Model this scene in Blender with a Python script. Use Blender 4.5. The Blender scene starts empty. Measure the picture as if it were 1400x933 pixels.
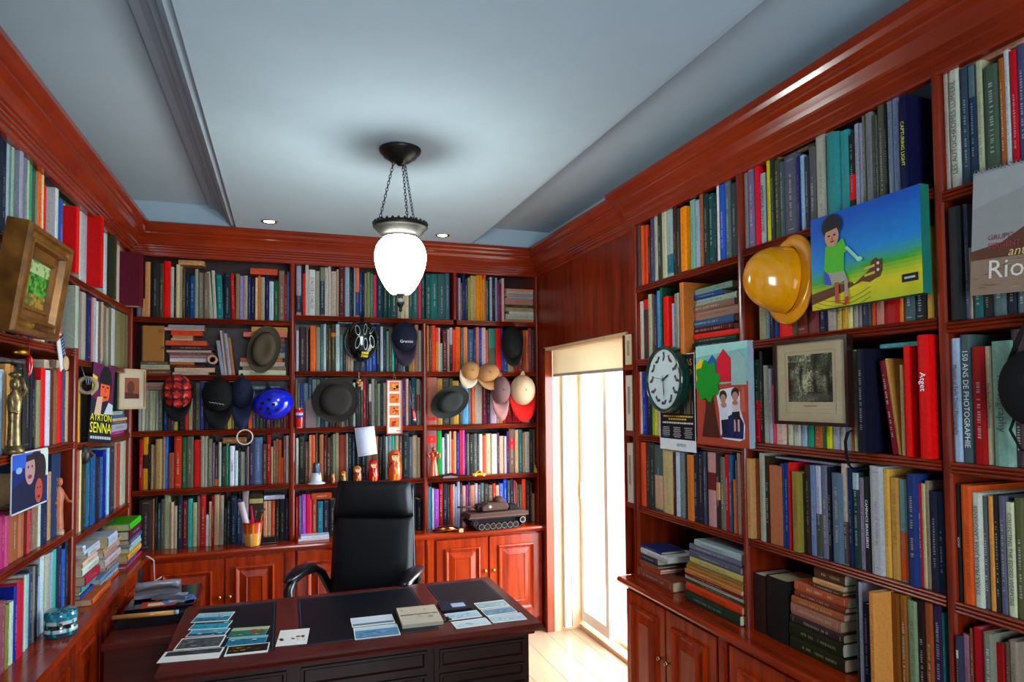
import bpy, bmesh, math, random
from mathutils import Vector, Matrix
random.seed(7)
sc = bpy.context.scene
COL = sc.collection

# ------------------------------------------------------------------ camera
F, YAW, PITCH, ROLL, PY = 893.7, 19.15018, 2.03544, -0.51118, 45.494
CAM = Vector((0.0, -4.752, 1.7517))
_y, _p, _r = math.radians(YAW), math.radians(PITCH), math.radians(ROLL)
FW = Vector((math.sin(_y)*math.cos(_p), math.cos(_y)*math.cos(_p), math.sin(_p)))
_rt = Vector((math.cos(_y), -math.sin(_y), 0)); _up = _rt.cross(FW)
RT = _rt*math.cos(_r)+_up*math.sin(_r); UP = -_rt*math.sin(_r)+_up*math.cos(_r)
cd = bpy.data.cameras.new('camera'); cam = bpy.data.objects.new('camera', cd); COL.objects.link(cam)
cd.sensor_width = 36; cd.lens = F/1400*36; cd.shift_y = PY/1400; cd.clip_start = .02
cam.matrix_world = Matrix(((RT.x, UP.x, -FW.x, CAM.x), (RT.y, UP.y, -FW.y, CAM.y), (RT.z, UP.z, -FW.z, CAM.z), (0, 0, 0, 1)))
sc.camera = cam
# ------------------------------------------------------------------ world, light, exposure
SKY_STRENGTH = 23.0
SKY_COLOR = (0.72, 0.87, 1.0)
EXPOSURE = 0.02
LAMP_STRENGTH = 52.0
LAMP_COLOR = (0.97, 1.0, 0.94)
W = bpy.data.worlds.new('world'); sc.world = W; W.use_nodes = True
W.node_tree.nodes['Background'].inputs[0].default_value = (*SKY_COLOR, 1)
W.node_tree.nodes['Background'].inputs[1].default_value = SKY_STRENGTH
def portal(name, loc, rot, sx, sz):
    l = bpy.data.lights.new(name, 'AREA'); l.shape = 'RECTANGLE'; l.size = sx; l.size_y = sz; l.cycles.is_portal = True
    o = bpy.data.objects.new(name, l); o.location = loc; o.rotation_euler = rot; COL.objects.link(o)
portal('portal_door', (2.30, -.80, 1.07), (math.radians(90), 0, math.radians(90)), 1.3, 2.1)
portal('portal_unseen_window', (.5, -6.12, 1.65), (math.radians(90), 0, 0), 1.1, 1.5)
sc.view_settings.view_transform = 'Standard'; sc.view_settings.look = 'None'
sc.view_settings.gamma = 1; sc.view_settings.use_curve_mapping = False
sc.view_settings.exposure = EXPOSURE
sc.cycles.use_denoising = True
sc.cycles.max_bounces = 8; sc.cycles.diffuse_bounces = 4; sc.cycles.sample_clamp_indirect = 6
sc.cycles.caustics_reflective = False; sc.cycles.caustics_refractive = False

# ------------------------------------------------------------------ maths helpers
def ray(u, v):
    return FW + RT*((u-700)/F) - UP*((v-466.5-PY)/F)
def PX(u, v, ax, val):
    """point where the sight line of photo pixel (u,v) meets the plane axis=val"""
    d = ray(u, v); t = (val-CAM[ax])/d[ax]
    return CAM + d*t
def to_px(P):
    d = Vector(P)-CAM; z = d.dot(FW)
    return 700+F*d.dot(RT)/z, 466.5+PY-F*d.dot(UP)/z
def lin(c):
    return tuple((x/12.92 if x <= .04045 else ((x+.055)/1.055)**2.4) for x in c)
def hexc(s):
    s = s.strip('#')
    if len(s) == 3: s = ''.join(ch*2 for ch in s)
    return lin(tuple(int(s[i:i+2], 16)/255 for i in (0, 2, 4)))
# ------------------------------------------------------------------ materials
MATS = {}
def mat(name, col=None, rough=.5, metal=0, spec=.5, noise=None, bump=0, emit=None, attr=False, coat=0, scale=20, stretch=(1, 1, 1), col2=None, trans=0):
    if name in MATS: return MATS[name]
    m = bpy.data.materials.new(name); m.use_nodes = True; nt = m.node_tree; N = nt.nodes; L = nt.links
    b = N['Principled BSDF']; b.inputs['Roughness'].default_value = rough; b.inputs['Metallic'].default_value = metal
    b.inputs['Specular IOR Level'].default_value = spec; b.inputs['Coat Weight'].default_value = coat; b.inputs['Coat Roughness'].default_value = .12
    if trans: b.inputs['Transmission Weight'].default_value = trans
    tc = N.new('ShaderNodeTexCoord'); mp = N.new('ShaderNodeMapping'); mp.inputs['Scale'].default_value = stretch
    L.new(tc.outputs['Object'], mp.inputs['Vector'])
    nz = N.new('ShaderNodeTexNoise'); nz.inputs['Scale'].default_value = scale; nz.inputs['Detail'].default_value = 4
    L.new(mp.outputs[0], nz.inputs['Vector'])
    src = None
    if attr:
        a = N.new('ShaderNodeAttribute'); a.attribute_name = 'Col'; src = a.outputs['Color']
    elif col is not None:
        c = hexc(col) if isinstance(col, str) else col
        b.inputs['Base Color'].default_value = (*c, 1)
    if col2 is not None:
        c2 = hexc(col2) if isinstance(col2, str) else col2
        r = N.new('ShaderNodeValToRGB'); r.color_ramp.elements[0].position = .3; r.color_ramp.elements[1].position = .7
        r.color_ramp.elements[0].color = (*c, 1); r.color_ramp.elements[1].color = (*c2, 1)
        L.new(nz.outputs['Fac'], r.inputs[0]); src = r.outputs[0]
    elif noise:
        mx = N.new('ShaderNodeMix'); mx.data_type = 'RGBA'; mx.blend_type = 'MULTIPLY'; mx.inputs['Factor'].default_value = 1
        if src: L.new(src, mx.inputs['A'])
        else: mx.inputs['A'].default_value = b.inputs['Base Color'].default_value
        mr = N.new('ShaderNodeMapRange'); mr.inputs[1].default_value = .3; mr.inputs[2].default_value = .7
        mr.inputs[3].default_value = 1-noise; mr.inputs[4].default_value = 1+noise*.4
        L.new(nz.outputs['Fac'], mr.inputs[0]); L.new(mr.outputs[0], mx.inputs['B']); src = mx.outputs['Result']
    if src: L.new(src, b.inputs['Base Color'])
    if bump:
        bp = N.new('ShaderNodeBump'); bp.inputs['Strength'].default_value = bump; bp.inputs['Distance'].default_value = .004
        L.new(nz.outputs['Fac'], bp.inputs['Height']); L.new(bp.outputs[0], b.inputs['Normal'])
    if emit:
        b.inputs['Emission Color'].default_value = (*emit[0], 1); b.inputs['Emission Strength'].default_value = emit[1]
    MATS[name] = m; return m
WOODC = ('8a2806', '520f02')
def wood(name, axis, c1=WOODC[0], c2=WOODC[1], rough=.28):
    st = [14, 14, 14]; st['xyz'.index(axis)] = 1.2
    return mat(name, c1, rough=rough, col2=c2, scale=2.2, stretch=tuple(st), coat=.12, spec=.35)
WX = wood('mahogany_grain_x', 'x'); WY = wood('mahogany_grain_y', 'y'); WZ = wood('mahogany_grain_z', 'z')
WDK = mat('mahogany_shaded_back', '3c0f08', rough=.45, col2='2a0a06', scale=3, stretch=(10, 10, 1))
DESKW = wood('desk_mahogany', 'x', '2c0c07', '1a0604', .38)
DESKTOP = wood('desk_top_mahogany', 'x', '5e1f18', '481410', .25)
PLASTER = mat('white_plaster', 'a8bdca', rough=.9, noise=.03, scale=6)
BOOKM = mat('book_cloth', attr=True, rough=.55, noise=.16, scale=90, spec=.16)
PRINTM = mat('printed_paper', attr=True, rough=.55, noise=.05, scale=40, spec=.18)
PAINTM = mat('painted_surface', attr=True, rough=.55, noise=.10, scale=25, spec=.2)
MATTM = mat('matt_cloth', attr=True, rough=.85, noise=.14, scale=160, bump=.2, spec=.25)
GLOSSM = mat('glossy_enamel', attr=True, rough=.16, noise=.06, scale=18, coat=.4)
METALM = mat('dull_metal', attr=True, rough=.38, metal=.85, noise=.12, scale=40)
BRASS = mat('brass', 'b98a3e', rough=.25, metal=1, noise=.08)
LEATHER = mat('black_leather', '0b0c11', rough=.55, noise=.2, scale=180, bump=.12, spec=.35)
BRONZE = mat('lamp_bronze', '2b2a26', rough=.4, metal=.7, noise=.25, scale=60)
GLOBE = mat('lamp_opal_glass', 'f4f6f2', rough=.2, emit=(LAMP_COLOR, LAMP_STRENGTH), noise=.01)
DOWNL = mat('downlight_lens', 'ffffff', emit=((1, .93, .8), 12.0), noise=.01)
def thin_glass():
    m = bpy.data.materials.new('clear_glass'); m.use_nodes = True; nt = m.node_tree; nt.nodes.clear()
    o = nt.nodes.new('ShaderNodeOutputMaterial'); mx = nt.nodes.new('ShaderNodeMixShader'); tr = nt.nodes.new('ShaderNodeBsdfTransparent'); gl = nt.nodes.new('ShaderNodeBsdfGlossy')
    gl.inputs['Roughness'].default_value = .02; tr.inputs[0].default_value = (.97, .98, .98, 1)
    mx.inputs[0].default_value = .045; nt.links.new(tr.outputs[0], mx.inputs[1]); nt.links.new(gl.outputs[0], mx.inputs[2]); nt.links.new(mx.outputs[0], o.inputs[0]); return m
GLASS = thin_glass()
WFRAME = mat('white_aluminium', 'e6e2d8', rough=.35, noise=.04)
CREAM = mat('cream_timber', 'd9b48a', rough=.4, noise=.12, scale=4, stretch=(10, 10, 1))
# ------------------------------------------------------------------ mesh builder
class MB:
    def __init__(s): s.v = []; s.f = []; s.c = []; s.m = []; s.sm = []
    def face(s, pts, col=(1, 1, 1), mi=0, smooth=False):
        i = len(s.v); s.v += [tuple(p) for p in pts]; s.f.append(tuple(range(i, i+len(pts)))); s.c.append(col); s.m.append(mi); s.sm.append(smooth)
    def grid(s, rows, col=(1, 1, 1), mi=0, smooth=True, closed=False, colf=None):
        """rows: list of equally long vertex rings"""
        i = len(s.v); n = len(rows[0])
        for r in rows: s.v += [tuple(p) for p in r]
        for a in range(len(rows)-1):
            for b in range(n if closed else n-1):
                b2 = (b+1) % n
                s.f.append((i+a*n+b, i+a*n+b2, i+(a+1)*n+b2, i+(a+1)*n+b))
                s.c.append(colf(a, b) if colf else col); s.m.append(mi); s.sm.append(smooth)
    def box(s, x0, x1, y0, y1, z0, z1, col=(1, 1, 1), mi=0, skip=''):
        i = len(s.v)
        s.v += [(x0, y0, z0), (x1, y0, z0), (x1, y1, z0), (x0, y1, z0), (x0, y0, z1), (x1, y0, z1), (x1, y1, z1), (x0, y1, z1)]
        for k, q in zip('-+fbrl', ((0, 3, 2, 1), (4, 5, 6, 7), (0, 1, 5, 4), (2, 3, 7, 6), (1, 2, 6, 5), (3, 0, 4, 7))):
            if k in skip: continue
            s.f.append(tuple(i+a for a in q)); s.c.append(col); s.m.append(mi); s.sm.append(False)
        return s
    def lathe(s, prof, n=24, col=(1, 1, 1), mi=0, ctr=(0, 0, 0), colf=None, smooth=True, axis='z', sx=1, sy=1):
        rows = []
        for r, z in prof:
            ring = []
            for k in range(n):
                a = 2*math.pi*k/n; x, y = r*math.cos(a)*sx, r*math.sin(a)*sy
                if axis == 'z': p = (ctr[0]+x, ctr[1]+y, ctr[2]+z)
                elif axis == 'y': p = (ctr[0]+x, ctr[1]+z, ctr[2]+y)
                else: p = (ctr[0]+z, ctr[1]+x, ctr[2]+y)
                ring.append(p)
            rows.append(ring)
        s.grid(rows, col, mi, smooth, True, colf); return s
    def tube(s, path, r, n=8, col=(1, 1, 1), mi=0, closed=False, caps=True):
        P = [Vector(p) for p in path]; rows = []; m = len(P); up0 = None
        rr = r if isinstance(r, (list, tuple)) else [r]*m
        for i, p in enumerate(P):
            a = P[(i-1) % m] if (closed or i > 0) else p; b = P[(i+1) % m] if (closed or i < m-1) else p
            t = (b-a).normalized()
            if up0 is None:
                up0 = Vector((0, 0, 1)) if abs(t.z) < .9 else Vector((1, 0, 0))
            u = (up0-t*up0.dot(t)).normalized(); w = t.cross(u); up0 = u
            rows.append([tuple(p+(u*math.cos(2*math.pi*k/n)+w*math.sin(2*math.pi*k/n))*rr[i]) for k in range(n)])
        if closed: rows.append(rows[0])
        s.grid(rows, col, mi, True, True)
        if caps and not closed:
            s.face(rows[0][::-1], col, mi); s.face(rows[-1], col, mi)
        return s
    def prism(s, pts, d0, d1, axis='y', col=(1, 1, 1), mi=0, smooth=False):
        """polygon pts (a,b) extruded along axis; axis y: (x,z), axis z: (x,y), axis x: (y,z)"""
        def P(a, b, d):
            return (a, d, b) if axis == 'y' else ((a, b, d) if axis == 'z' else (d, a, b))
        A = [P(a, b, d0) for a, b in pts]; B = [P(a, b, d1) for a, b in pts]
        s.face(A, col, mi); s.face(B[::-1], col, mi)
        n = len(pts)
        for i in range(n):
            j = (i+1) % n; s.face((A[j], A[i], B[i], B[j]), col, mi, smooth)
        return s
    def xform(s, M, start=0):
        for i in range(start, len(s.v)): s.v[i] = tuple(M @ Vector(s.v[i]))
        return s
    def mesh(s, name, mats):
        me = bpy.data.meshes.new(name); me.from_pydata(s.v, [], s.f)
        for m in (mats if isinstance(mats, (list, tuple)) else [mats]): me.materials.append(m)
        me.polygons.foreach_set('material_index', s.m); me.polygons.foreach_set('use_smooth', s.sm)
        ca = me.color_attributes.new('Col', 'FLOAT_COLOR', 'CORNER'); buf = []
        for f, c in zip(s.f, s.c): buf += [c[0], c[1], c[2], 1.0]*len(f)
        ca.data.foreach_set('color', buf)
        bm = bmesh.new(); bm.from_mesh(me); bmesh.ops.remove_doubles(bm, verts=bm.verts, dist=1e-5)
        bmesh.ops.recalc_face_normals(bm, faces=bm.faces); bm.to_mesh(me); bm.free()
        me.update(); return me
    def build(s, name, mats, parent=None, loc=(0, 0, 0), rot=(0, 0, 0), bevel=0):
        o = bpy.data.objects.new(name, s.mesh(name, mats)); COL.objects.link(o)
        o.location = loc; o.rotation_euler = rot
        if parent: o.parent = parent
        if bevel:
            b = o.modifiers.new('bevel', 'BEVEL'); b.width = bevel; b.segments = 2; b.limit_method = 'ANGLE'; b.angle_limit = math.radians(50)
        return o
def thing(name, label, cat, loc=(0, 0, 0), rotz=0, group=None):
    o = bpy.data.objects.new(name, None); COL.objects.link(o); o.empty_display_size = .05
    o.location = loc; o.rotation_euler = (0, 0, rotz); o['label'] = label; o['category'] = cat
    if group: o['group'] = group
    return o
def tag(o, label, cat, group=None):
    o['label'] = label; o['category'] = cat
    if group: o['group'] = group
    return o
def struct(o, label=None):
    o['kind'] = 'structure'
    if label: o['label'] = label
    return o
def text_mesh(txt, size, name, parent, M, m, col=None, align='CENTER', extrude=0.0, sx=1.0):
    """lettering as a flat mesh; M places its local xy plane"""
    c = bpy.data.curves.new(name, 'FONT'); c.body = txt; c.size = size; c.align_x = align; c.align_y = 'CENTER'; c.resolution_u = 2; c.extrude = extrude
    tmp = bpy.data.objects.new(name, c); COL.objects.link(tmp)
    dg = bpy.context.evaluated_depsgraph_get(); me = bpy.data.meshes.new_from_object(tmp.evaluated_get(dg))
    bpy.data.objects.remove(tmp); bpy.data.curves.remove(c)
    me.transform(M @ Matrix.Diagonal((sx, 1, 1, 1))); me.materials.clear(); me.materials.append(m)
    o = bpy.data.objects.new(name, me); COL.objects.link(o)
    if parent: o.parent = parent
    return o
def inkmat(h, rough=.5):
    return mat('ink_'+h, h, rough=rough, noise=.02)
# ------------------------------------------------------------------ room dimensions (metres)
XL, XR, XD = -0.933, 1.8215, 1.8646        # shelf-front planes of the two side bookcases, wall beside the door
ZC, ZT, ZK, ZS = 2.894, 2.727, .785, 3.04  # cornice top, cornice foot, worktop, upper ceiling
YN = -6.0                                  # near end of the room, behind the camera
DEP = .30
# ================================================================== the setting
def slab(name, x0, x1, y0, y1, z0, z1, m, parent=None):
    return MB().box(x0, x1, y0, y1, z0, z1).build(name, m, parent)
fl = struct(slab('floor', XL-DEP, 2.12, YN, DEP, -.12, -.012, mat('floor_joints', '6b4a36', rough=.8, noise=.1)), 'pale wooden plank floor beside the desk')
rnd = random.Random(3); PLANKM = mat('pale_oak_planks', attr=True, rough=.22, noise=.12, scale=6, stretch=(14, 1, 1))
x = -1.2; k = 0
while x < 2.12:
    x1 = min(x+.19, 2.12); y = YN+.02 - rnd.random()*1.2
    while y < DEP:
        y1 = min(y+1.25, DEP)
        if y1 > -4.2 and x1 > XL:
            t = .92+.16*rnd.random(); c = hexc('b08a6c')
            MB().box(x+.0015, x1-.0015, max(y, YN)+.0015, y1-.0015, -.012, 0, (c[0]*t, c[1]*t, c[2]*t*.98)).build('plank', PLANKM, fl)
        y = y1
    x = x1
struct(slab('wall_left', XL-DEP-.1, XL-DEP, YN, DEP+.1, 0, ZS+.1, PLASTER), 'plain wall behind the bookcase with the gilt frame')
struct(slab('wall_back', XL-DEP, 2.4, DEP, DEP+.1, 0, ZS+.1, PLASTER), 'plain wall behind the bookcase facing the desk')
# door wall with its opening (Y -1.42 .. -.15, up to 2.12)
DY0, DY1, DZ = -1.42, -.15, 2.12
XO = 2.13
wr = struct(MB().box(XD, XO, -1.575, DY0, 0, ZC-.004).build('wall_right', WZ), 'glossy mahogany panelled wall around the glazed door')
MB().box(XD, XO, DY1, DEP, 0, ZC-.004).build('panel', WZ, wr)
MB().box(XD, XO, DY0, DY1, DZ, ZC-.004).build('panel', WZ, wr)
MB().box(XO, XO+.1, YN, -1.42, 0, ZS+.1).build('panel', PLASTER, wr)
MB().box(XO, XO+.1, DY1, DEP, 0, ZS+.1).build('panel', PLASTER, wr)
MB().box(XO, XO+.1, DY0, DY1, DZ, ZS+.1).build('panel', PLASTER, wr)
wf = struct(MB().box(XL-DEP, XO, YN-.12, YN, 0, .9).build('wall_front', PLASTER), 'plain wall with an assumed window, opposite the desk chair')
MB().box(XL-DEP, XO, YN-.12, YN, 2.4, ZS+.1).build('panel', PLASTER, wf)
MB().box(XL-DEP, -.05, YN-.12, YN, .9, 2.4).build('panel', PLASTER, wf)
MB().box(1.05, XO, YN-.12, YN, .9, 2.4).build('panel', PLASTER, wf)
wn = MB().box(-.05, 1.05, YN-.10, YN-.04, .9, .95).box(-.05, 1.05, YN-.10, YN-.04, 2.35, 2.4).box(-.05, 0, YN-.10, YN-.04, .95, 2.35).box(1.0, 1.05, YN-.10, YN-.04, .95, 2.35).box(.475, .525, YN-.10, YN-.04, .95, 2.35).build('unseen_window_1', WFRAME)
struct(wn, 'assumed unseen window added for fill daylight, opposite the desk chair')  # assumed window behind the camera, added so sky light fills the room
# ceiling: raised side strips, dropped centre panel, cove mouldings
ce = struct(slab('ceiling', XL-DEP, XO, YN, DEP, ZS, ZS+.1, PLASTER), 'white ceiling with a dropped centre panel')
MB().box(-.31, 1.29, YN, -.05, ZC, ZS).build('centre_panel', PLASTER, ce)
cove = [(0, 0), (0, .012), (-.03, .012), (-.05, .03), (-.062, .055), (-.066, .075), (-.09, .08), (-.105, .1), (-.13, .118), (-.165, .128), (-.165, .146), (0, .146)]
def cove_side(x, sgn):
    b = MB(); b.prism([(x+sgn*-a if sgn > 0 else x+a, ZC+h) for a, h in cove], YN, -.05, 'y'); return b.build('cove_moulding', PLASTER, ce)
cove_side(-.31, -1); cove_side(1.29, 1)
MB().box(XL-DEP, XO, -.05, DEP, ZC-.02, ZS).build('soffit', PLASTER, ce)
MB().box(XL-DEP, XL-.12, YN, -.05, ZC-.02, ZS).build('soffit', PLASTER, ce)
MB().box(1.95, XO, YN, -.05, ZC-.02, ZS).build('soffit', PLASTER, ce)
# cornice: profile swept round the room with mitred corners
def sweep(path, prof):
    rows = []
    n = len(path)
    for i in range(n):
        p = Vector(path[i])
        d0 = (p-Vector(path[i-1])).normalized() if i > 0 else None
        d1 = (Vector(path[i+1])-p).normalized() if i < n-1 else None
        if d0 is None: d0 = d1
        if d1 is None: d1 = d0
        n0 = Vector((d0.y, -d0.x)); n1 = Vector((d1.y, -d1.x)); m = n0+n1; m = m/(m.dot(n0))
        rows.append([(p.x+m.x*o, p.y+m.y*o, z) for o, z in prof])
    b = MB(); b.grid(rows, smooth=False); return b
cprof = [(-.02, ZT-.035), (.006, ZT-.035), (.010, ZT-.028), (.010, ZT-.010), (.018, ZT-.006), (.018, ZT+.006), (.024, ZT+.010), (.024, ZT+.022), (.032, ZT+.026), (.032, ZT+.034),
         (.040, ZT+.040), (.046, ZT+.056), (.058, ZT+.078), (.074, ZT+.094), (.080, ZT+.098), (.080, ZT+.108), (.088, ZT+.112), (.098, ZT+.122), (.106, ZT+.138), (.113, ZT+.146), (.113, ZC), (-.28, ZC)]
YJ = -1.575
co = sweep([(XL, YN), (XL, 0), (XD, 0), (XD, YJ), (XR, YJ), (XR, YN)], cprof).build('trim_1', mat('cornice_mahogany', '922c05', rough=.22, col2='761e03', scale=3, coat=.2, spec=.4))
struct(co, 'moulded mahogany cornice running round the room')
# recessed downlights
for i, (px, py, what) in enumerate(((-.1, -.32, 'above the lamp-side shelves near the plaid cap'), (1.04, -.295, 'above the shelves near the doorway'))):
    t = thing('downlight', 'small round recessed downlight in the ceiling '+what, 'downlight', (px, py, ZC), 0, 'recessed ceiling downlights')
    MB().lathe([(.034, -.001), (.040, -.004), (.048, -.004), (.050, 0)], 24).build('trim_ring', BRASS, t)
    MB().lathe([(0, -.0015), (.034, -.0015)], 24).build('lens', DOWNL, t)
# ------------------------------------------------------------------ bookcases
GROOVES = 3
def shelf_board(name, parent, wall, s0, s1, z, th=.034, d=DEP, lip=.012):
    """board along a wall from s0 to s1 with a reeded front edge; z = top"""
    b = MB(); prof = [(d-.006, 0), (-.0, 0)]
    n = 3; hh = th/n
    for k in range(n):
        a = -k*hh
        prof += [(-.004, a-.002), (-.0065, a-hh*.5), (-.004, a-hh+.002), (.001, a-hh)]
    prof += [(d-.006, -th)]
    rows = []
    for s in (s0, s1): rows.append([frame_pt(wall, s, o, z+h) for o, h in prof])
    b.grid(rows, smooth=False, closed=True); b.face(rows[0]); b.face(rows[1][::-1])
    return b.build(name, WY if wall in 'LR' else WX, parent)
def frame_pt(wall, s, o, z):
    """s along the wall, o = distance behind the shelf-front plane"""
    if wall == 'B': return (s, o, z)
    if wall == 'L': return (XL-o, s, z)
    return (XR+o, s, z)
def post(parent, wall, s, w=.036, z0=ZK, z1=ZT, d=DEP):
    b = MB(); h = w/2
    prof = [(-h, d-.006), (-h, .002), (-h+.006, -.003), (-h*.45, -.009), (0, -.0105), (h*.45, -.009), (h-.006, -.003), (h, .002), (h, d-.006)]
    rows = [[frame_pt(wall, s+a, o, z) for a, o in prof] for z in (z0, z1)]
    b.grid(rows, smooth=False); return b.build('upright', WZ, parent)
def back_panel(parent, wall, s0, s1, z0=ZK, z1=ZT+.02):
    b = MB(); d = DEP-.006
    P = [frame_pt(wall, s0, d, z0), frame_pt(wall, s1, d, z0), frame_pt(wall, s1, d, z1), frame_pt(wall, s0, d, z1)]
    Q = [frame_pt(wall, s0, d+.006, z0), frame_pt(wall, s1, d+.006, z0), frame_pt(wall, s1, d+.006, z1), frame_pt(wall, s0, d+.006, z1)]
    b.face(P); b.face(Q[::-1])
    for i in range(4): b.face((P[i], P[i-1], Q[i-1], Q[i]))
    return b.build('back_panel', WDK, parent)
SH = {  # shelf-top heights, lowest entry is the worktop
 'A': [2.295, 1.918, 1.555, 1.175, ZK], 'B': [2.337, 1.947, 1.553, 1.167, ZK], 'C': [2.337, 1.947, 1.553, 1.168, ZK],
 'L1': [2.336, 1.995, 1.564, 1.157, ZK], 'L2': [2.336, 1.955, 1.55, 1.108, ZK],
 'R1': [2.352, 1.952, 1.546, 1.158, ZK], 'R2': [2.366, 1.977, 1.558, 1.163, ZK], 'R3': [2.346, 1.961, 1.554, 1.156, ZK]}
bcB = thing('bookcase', 'wide mahogany bookcase behind the desk chair, hung with caps and hats', 'bookcase', (0, 0, 0))
for z in SH['A'][:4]: shelf_board('shelf', bcB, 'B', -.93, .028, z)
shelf_board('shelf', bcB, 'B', .062, 1.19, SH['B'][0])
shelf_board('shelf', bcB, 'B', 1.215, 1.85, SH['C'][0])
for z in SH['B'][1:4]: shelf_board('shelf', bcB, 'B', .062, .955, z)
for z in SH['C'][1:4]: shelf_board('shelf', bcB, 'B', .988, 1.85, z)
post(bcB, 'B', .045); post(bcB, 'B', .972, z1=2.303); post(bcB, 'B', 1.203, .03, z0=2.337)
post(bcB, 'B', -.945, .03); post(bcB, 'B', 1.857, .014)
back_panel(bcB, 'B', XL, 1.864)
bcL = thing('bookcase', 'mahogany bookcase carrying the gilt-framed painting, along the side wall', 'bookcase', (0, 0, 0))
shelf_board('shelf', bcL, 'L', -2.75, -.03, SH['L1'][0])
for z in SH['L1'][1:4]: shelf_board('shelf', bcL, 'L', -2.75, -1.185, z)
for z in SH['L2'][1:4]: shelf_board('shelf', bcL, 'L', -1.15, -.03, z)
post(bcL, 'L', -1.168, z1=2.303); post(bcL, 'L', -.016, .028); post(bcL, 'L', -2.77)
back_panel(bcL, 'L', -2.78, 0)
bcR = thing('bookcase', 'mahogany bookcase beside the doorway, hung with clock, canvases and yellow helmet', 'bookcase', (0, 0, 0))
for z in SH['R1'][:4]: shelf_board('shelf', bcR, 'R', -2.455, -1.60, z)
for z in SH['R2'][:4]: shelf_board('shelf', bcR, 'R', -3.348, -2.49, z)
for z in SH['R3'][:4]: shelf_board('shelf', bcR, 'R', -4.3, -3.376, z)
post(bcR, 'R', -1.587, .026); post(bcR, 'R', -2.472); post(bcR, 'R', -3.362, .028); post(bcR, 'R', -4.32)
back_panel(bcR, 'R', -4.33, -1.575)
# ------------------------------------------------------------------ worktops
def worktop(wall, s0, s1, label, ends=(0, 0)):
    b = MB(); prof = [(DEP-.006, 0), (-.120, 0), (-.130, -.006), (-.132, -.016), (-.126, -.026), (-.118, -.028), (-.112, -.036), (-.100, -.046), (DEP-.006, -.046)]
    rows = [[frame_pt(wall, s, o, ZK+h) for o, h in prof] for s in (s0, s1)]
    b.grid(rows, smooth=False, closed=True); b.face(rows[0]); b.face(rows[1][::-1])
    o = b.build('worktop', wood('worktop_mahogany_'+('x' if wall == 'B' else 'y'), 'x' if wall == 'B' else 'y', 'a83206', '741a03', .18)); return tag(o, label, 'worktop', 'mahogany worktops on the base cabinets')
worktop('B', XL-DEP+.01, 1.862, 'polished mahogany worktop under the books behind the desk chair')
worktop('L', -2.78, -.133, 'polished mahogany worktop carrying the stacked books and painted tin')
worktop('R', -4.33, -1.577, 'polished mahogany worktop under the stacked books beside the doorway')
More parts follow.
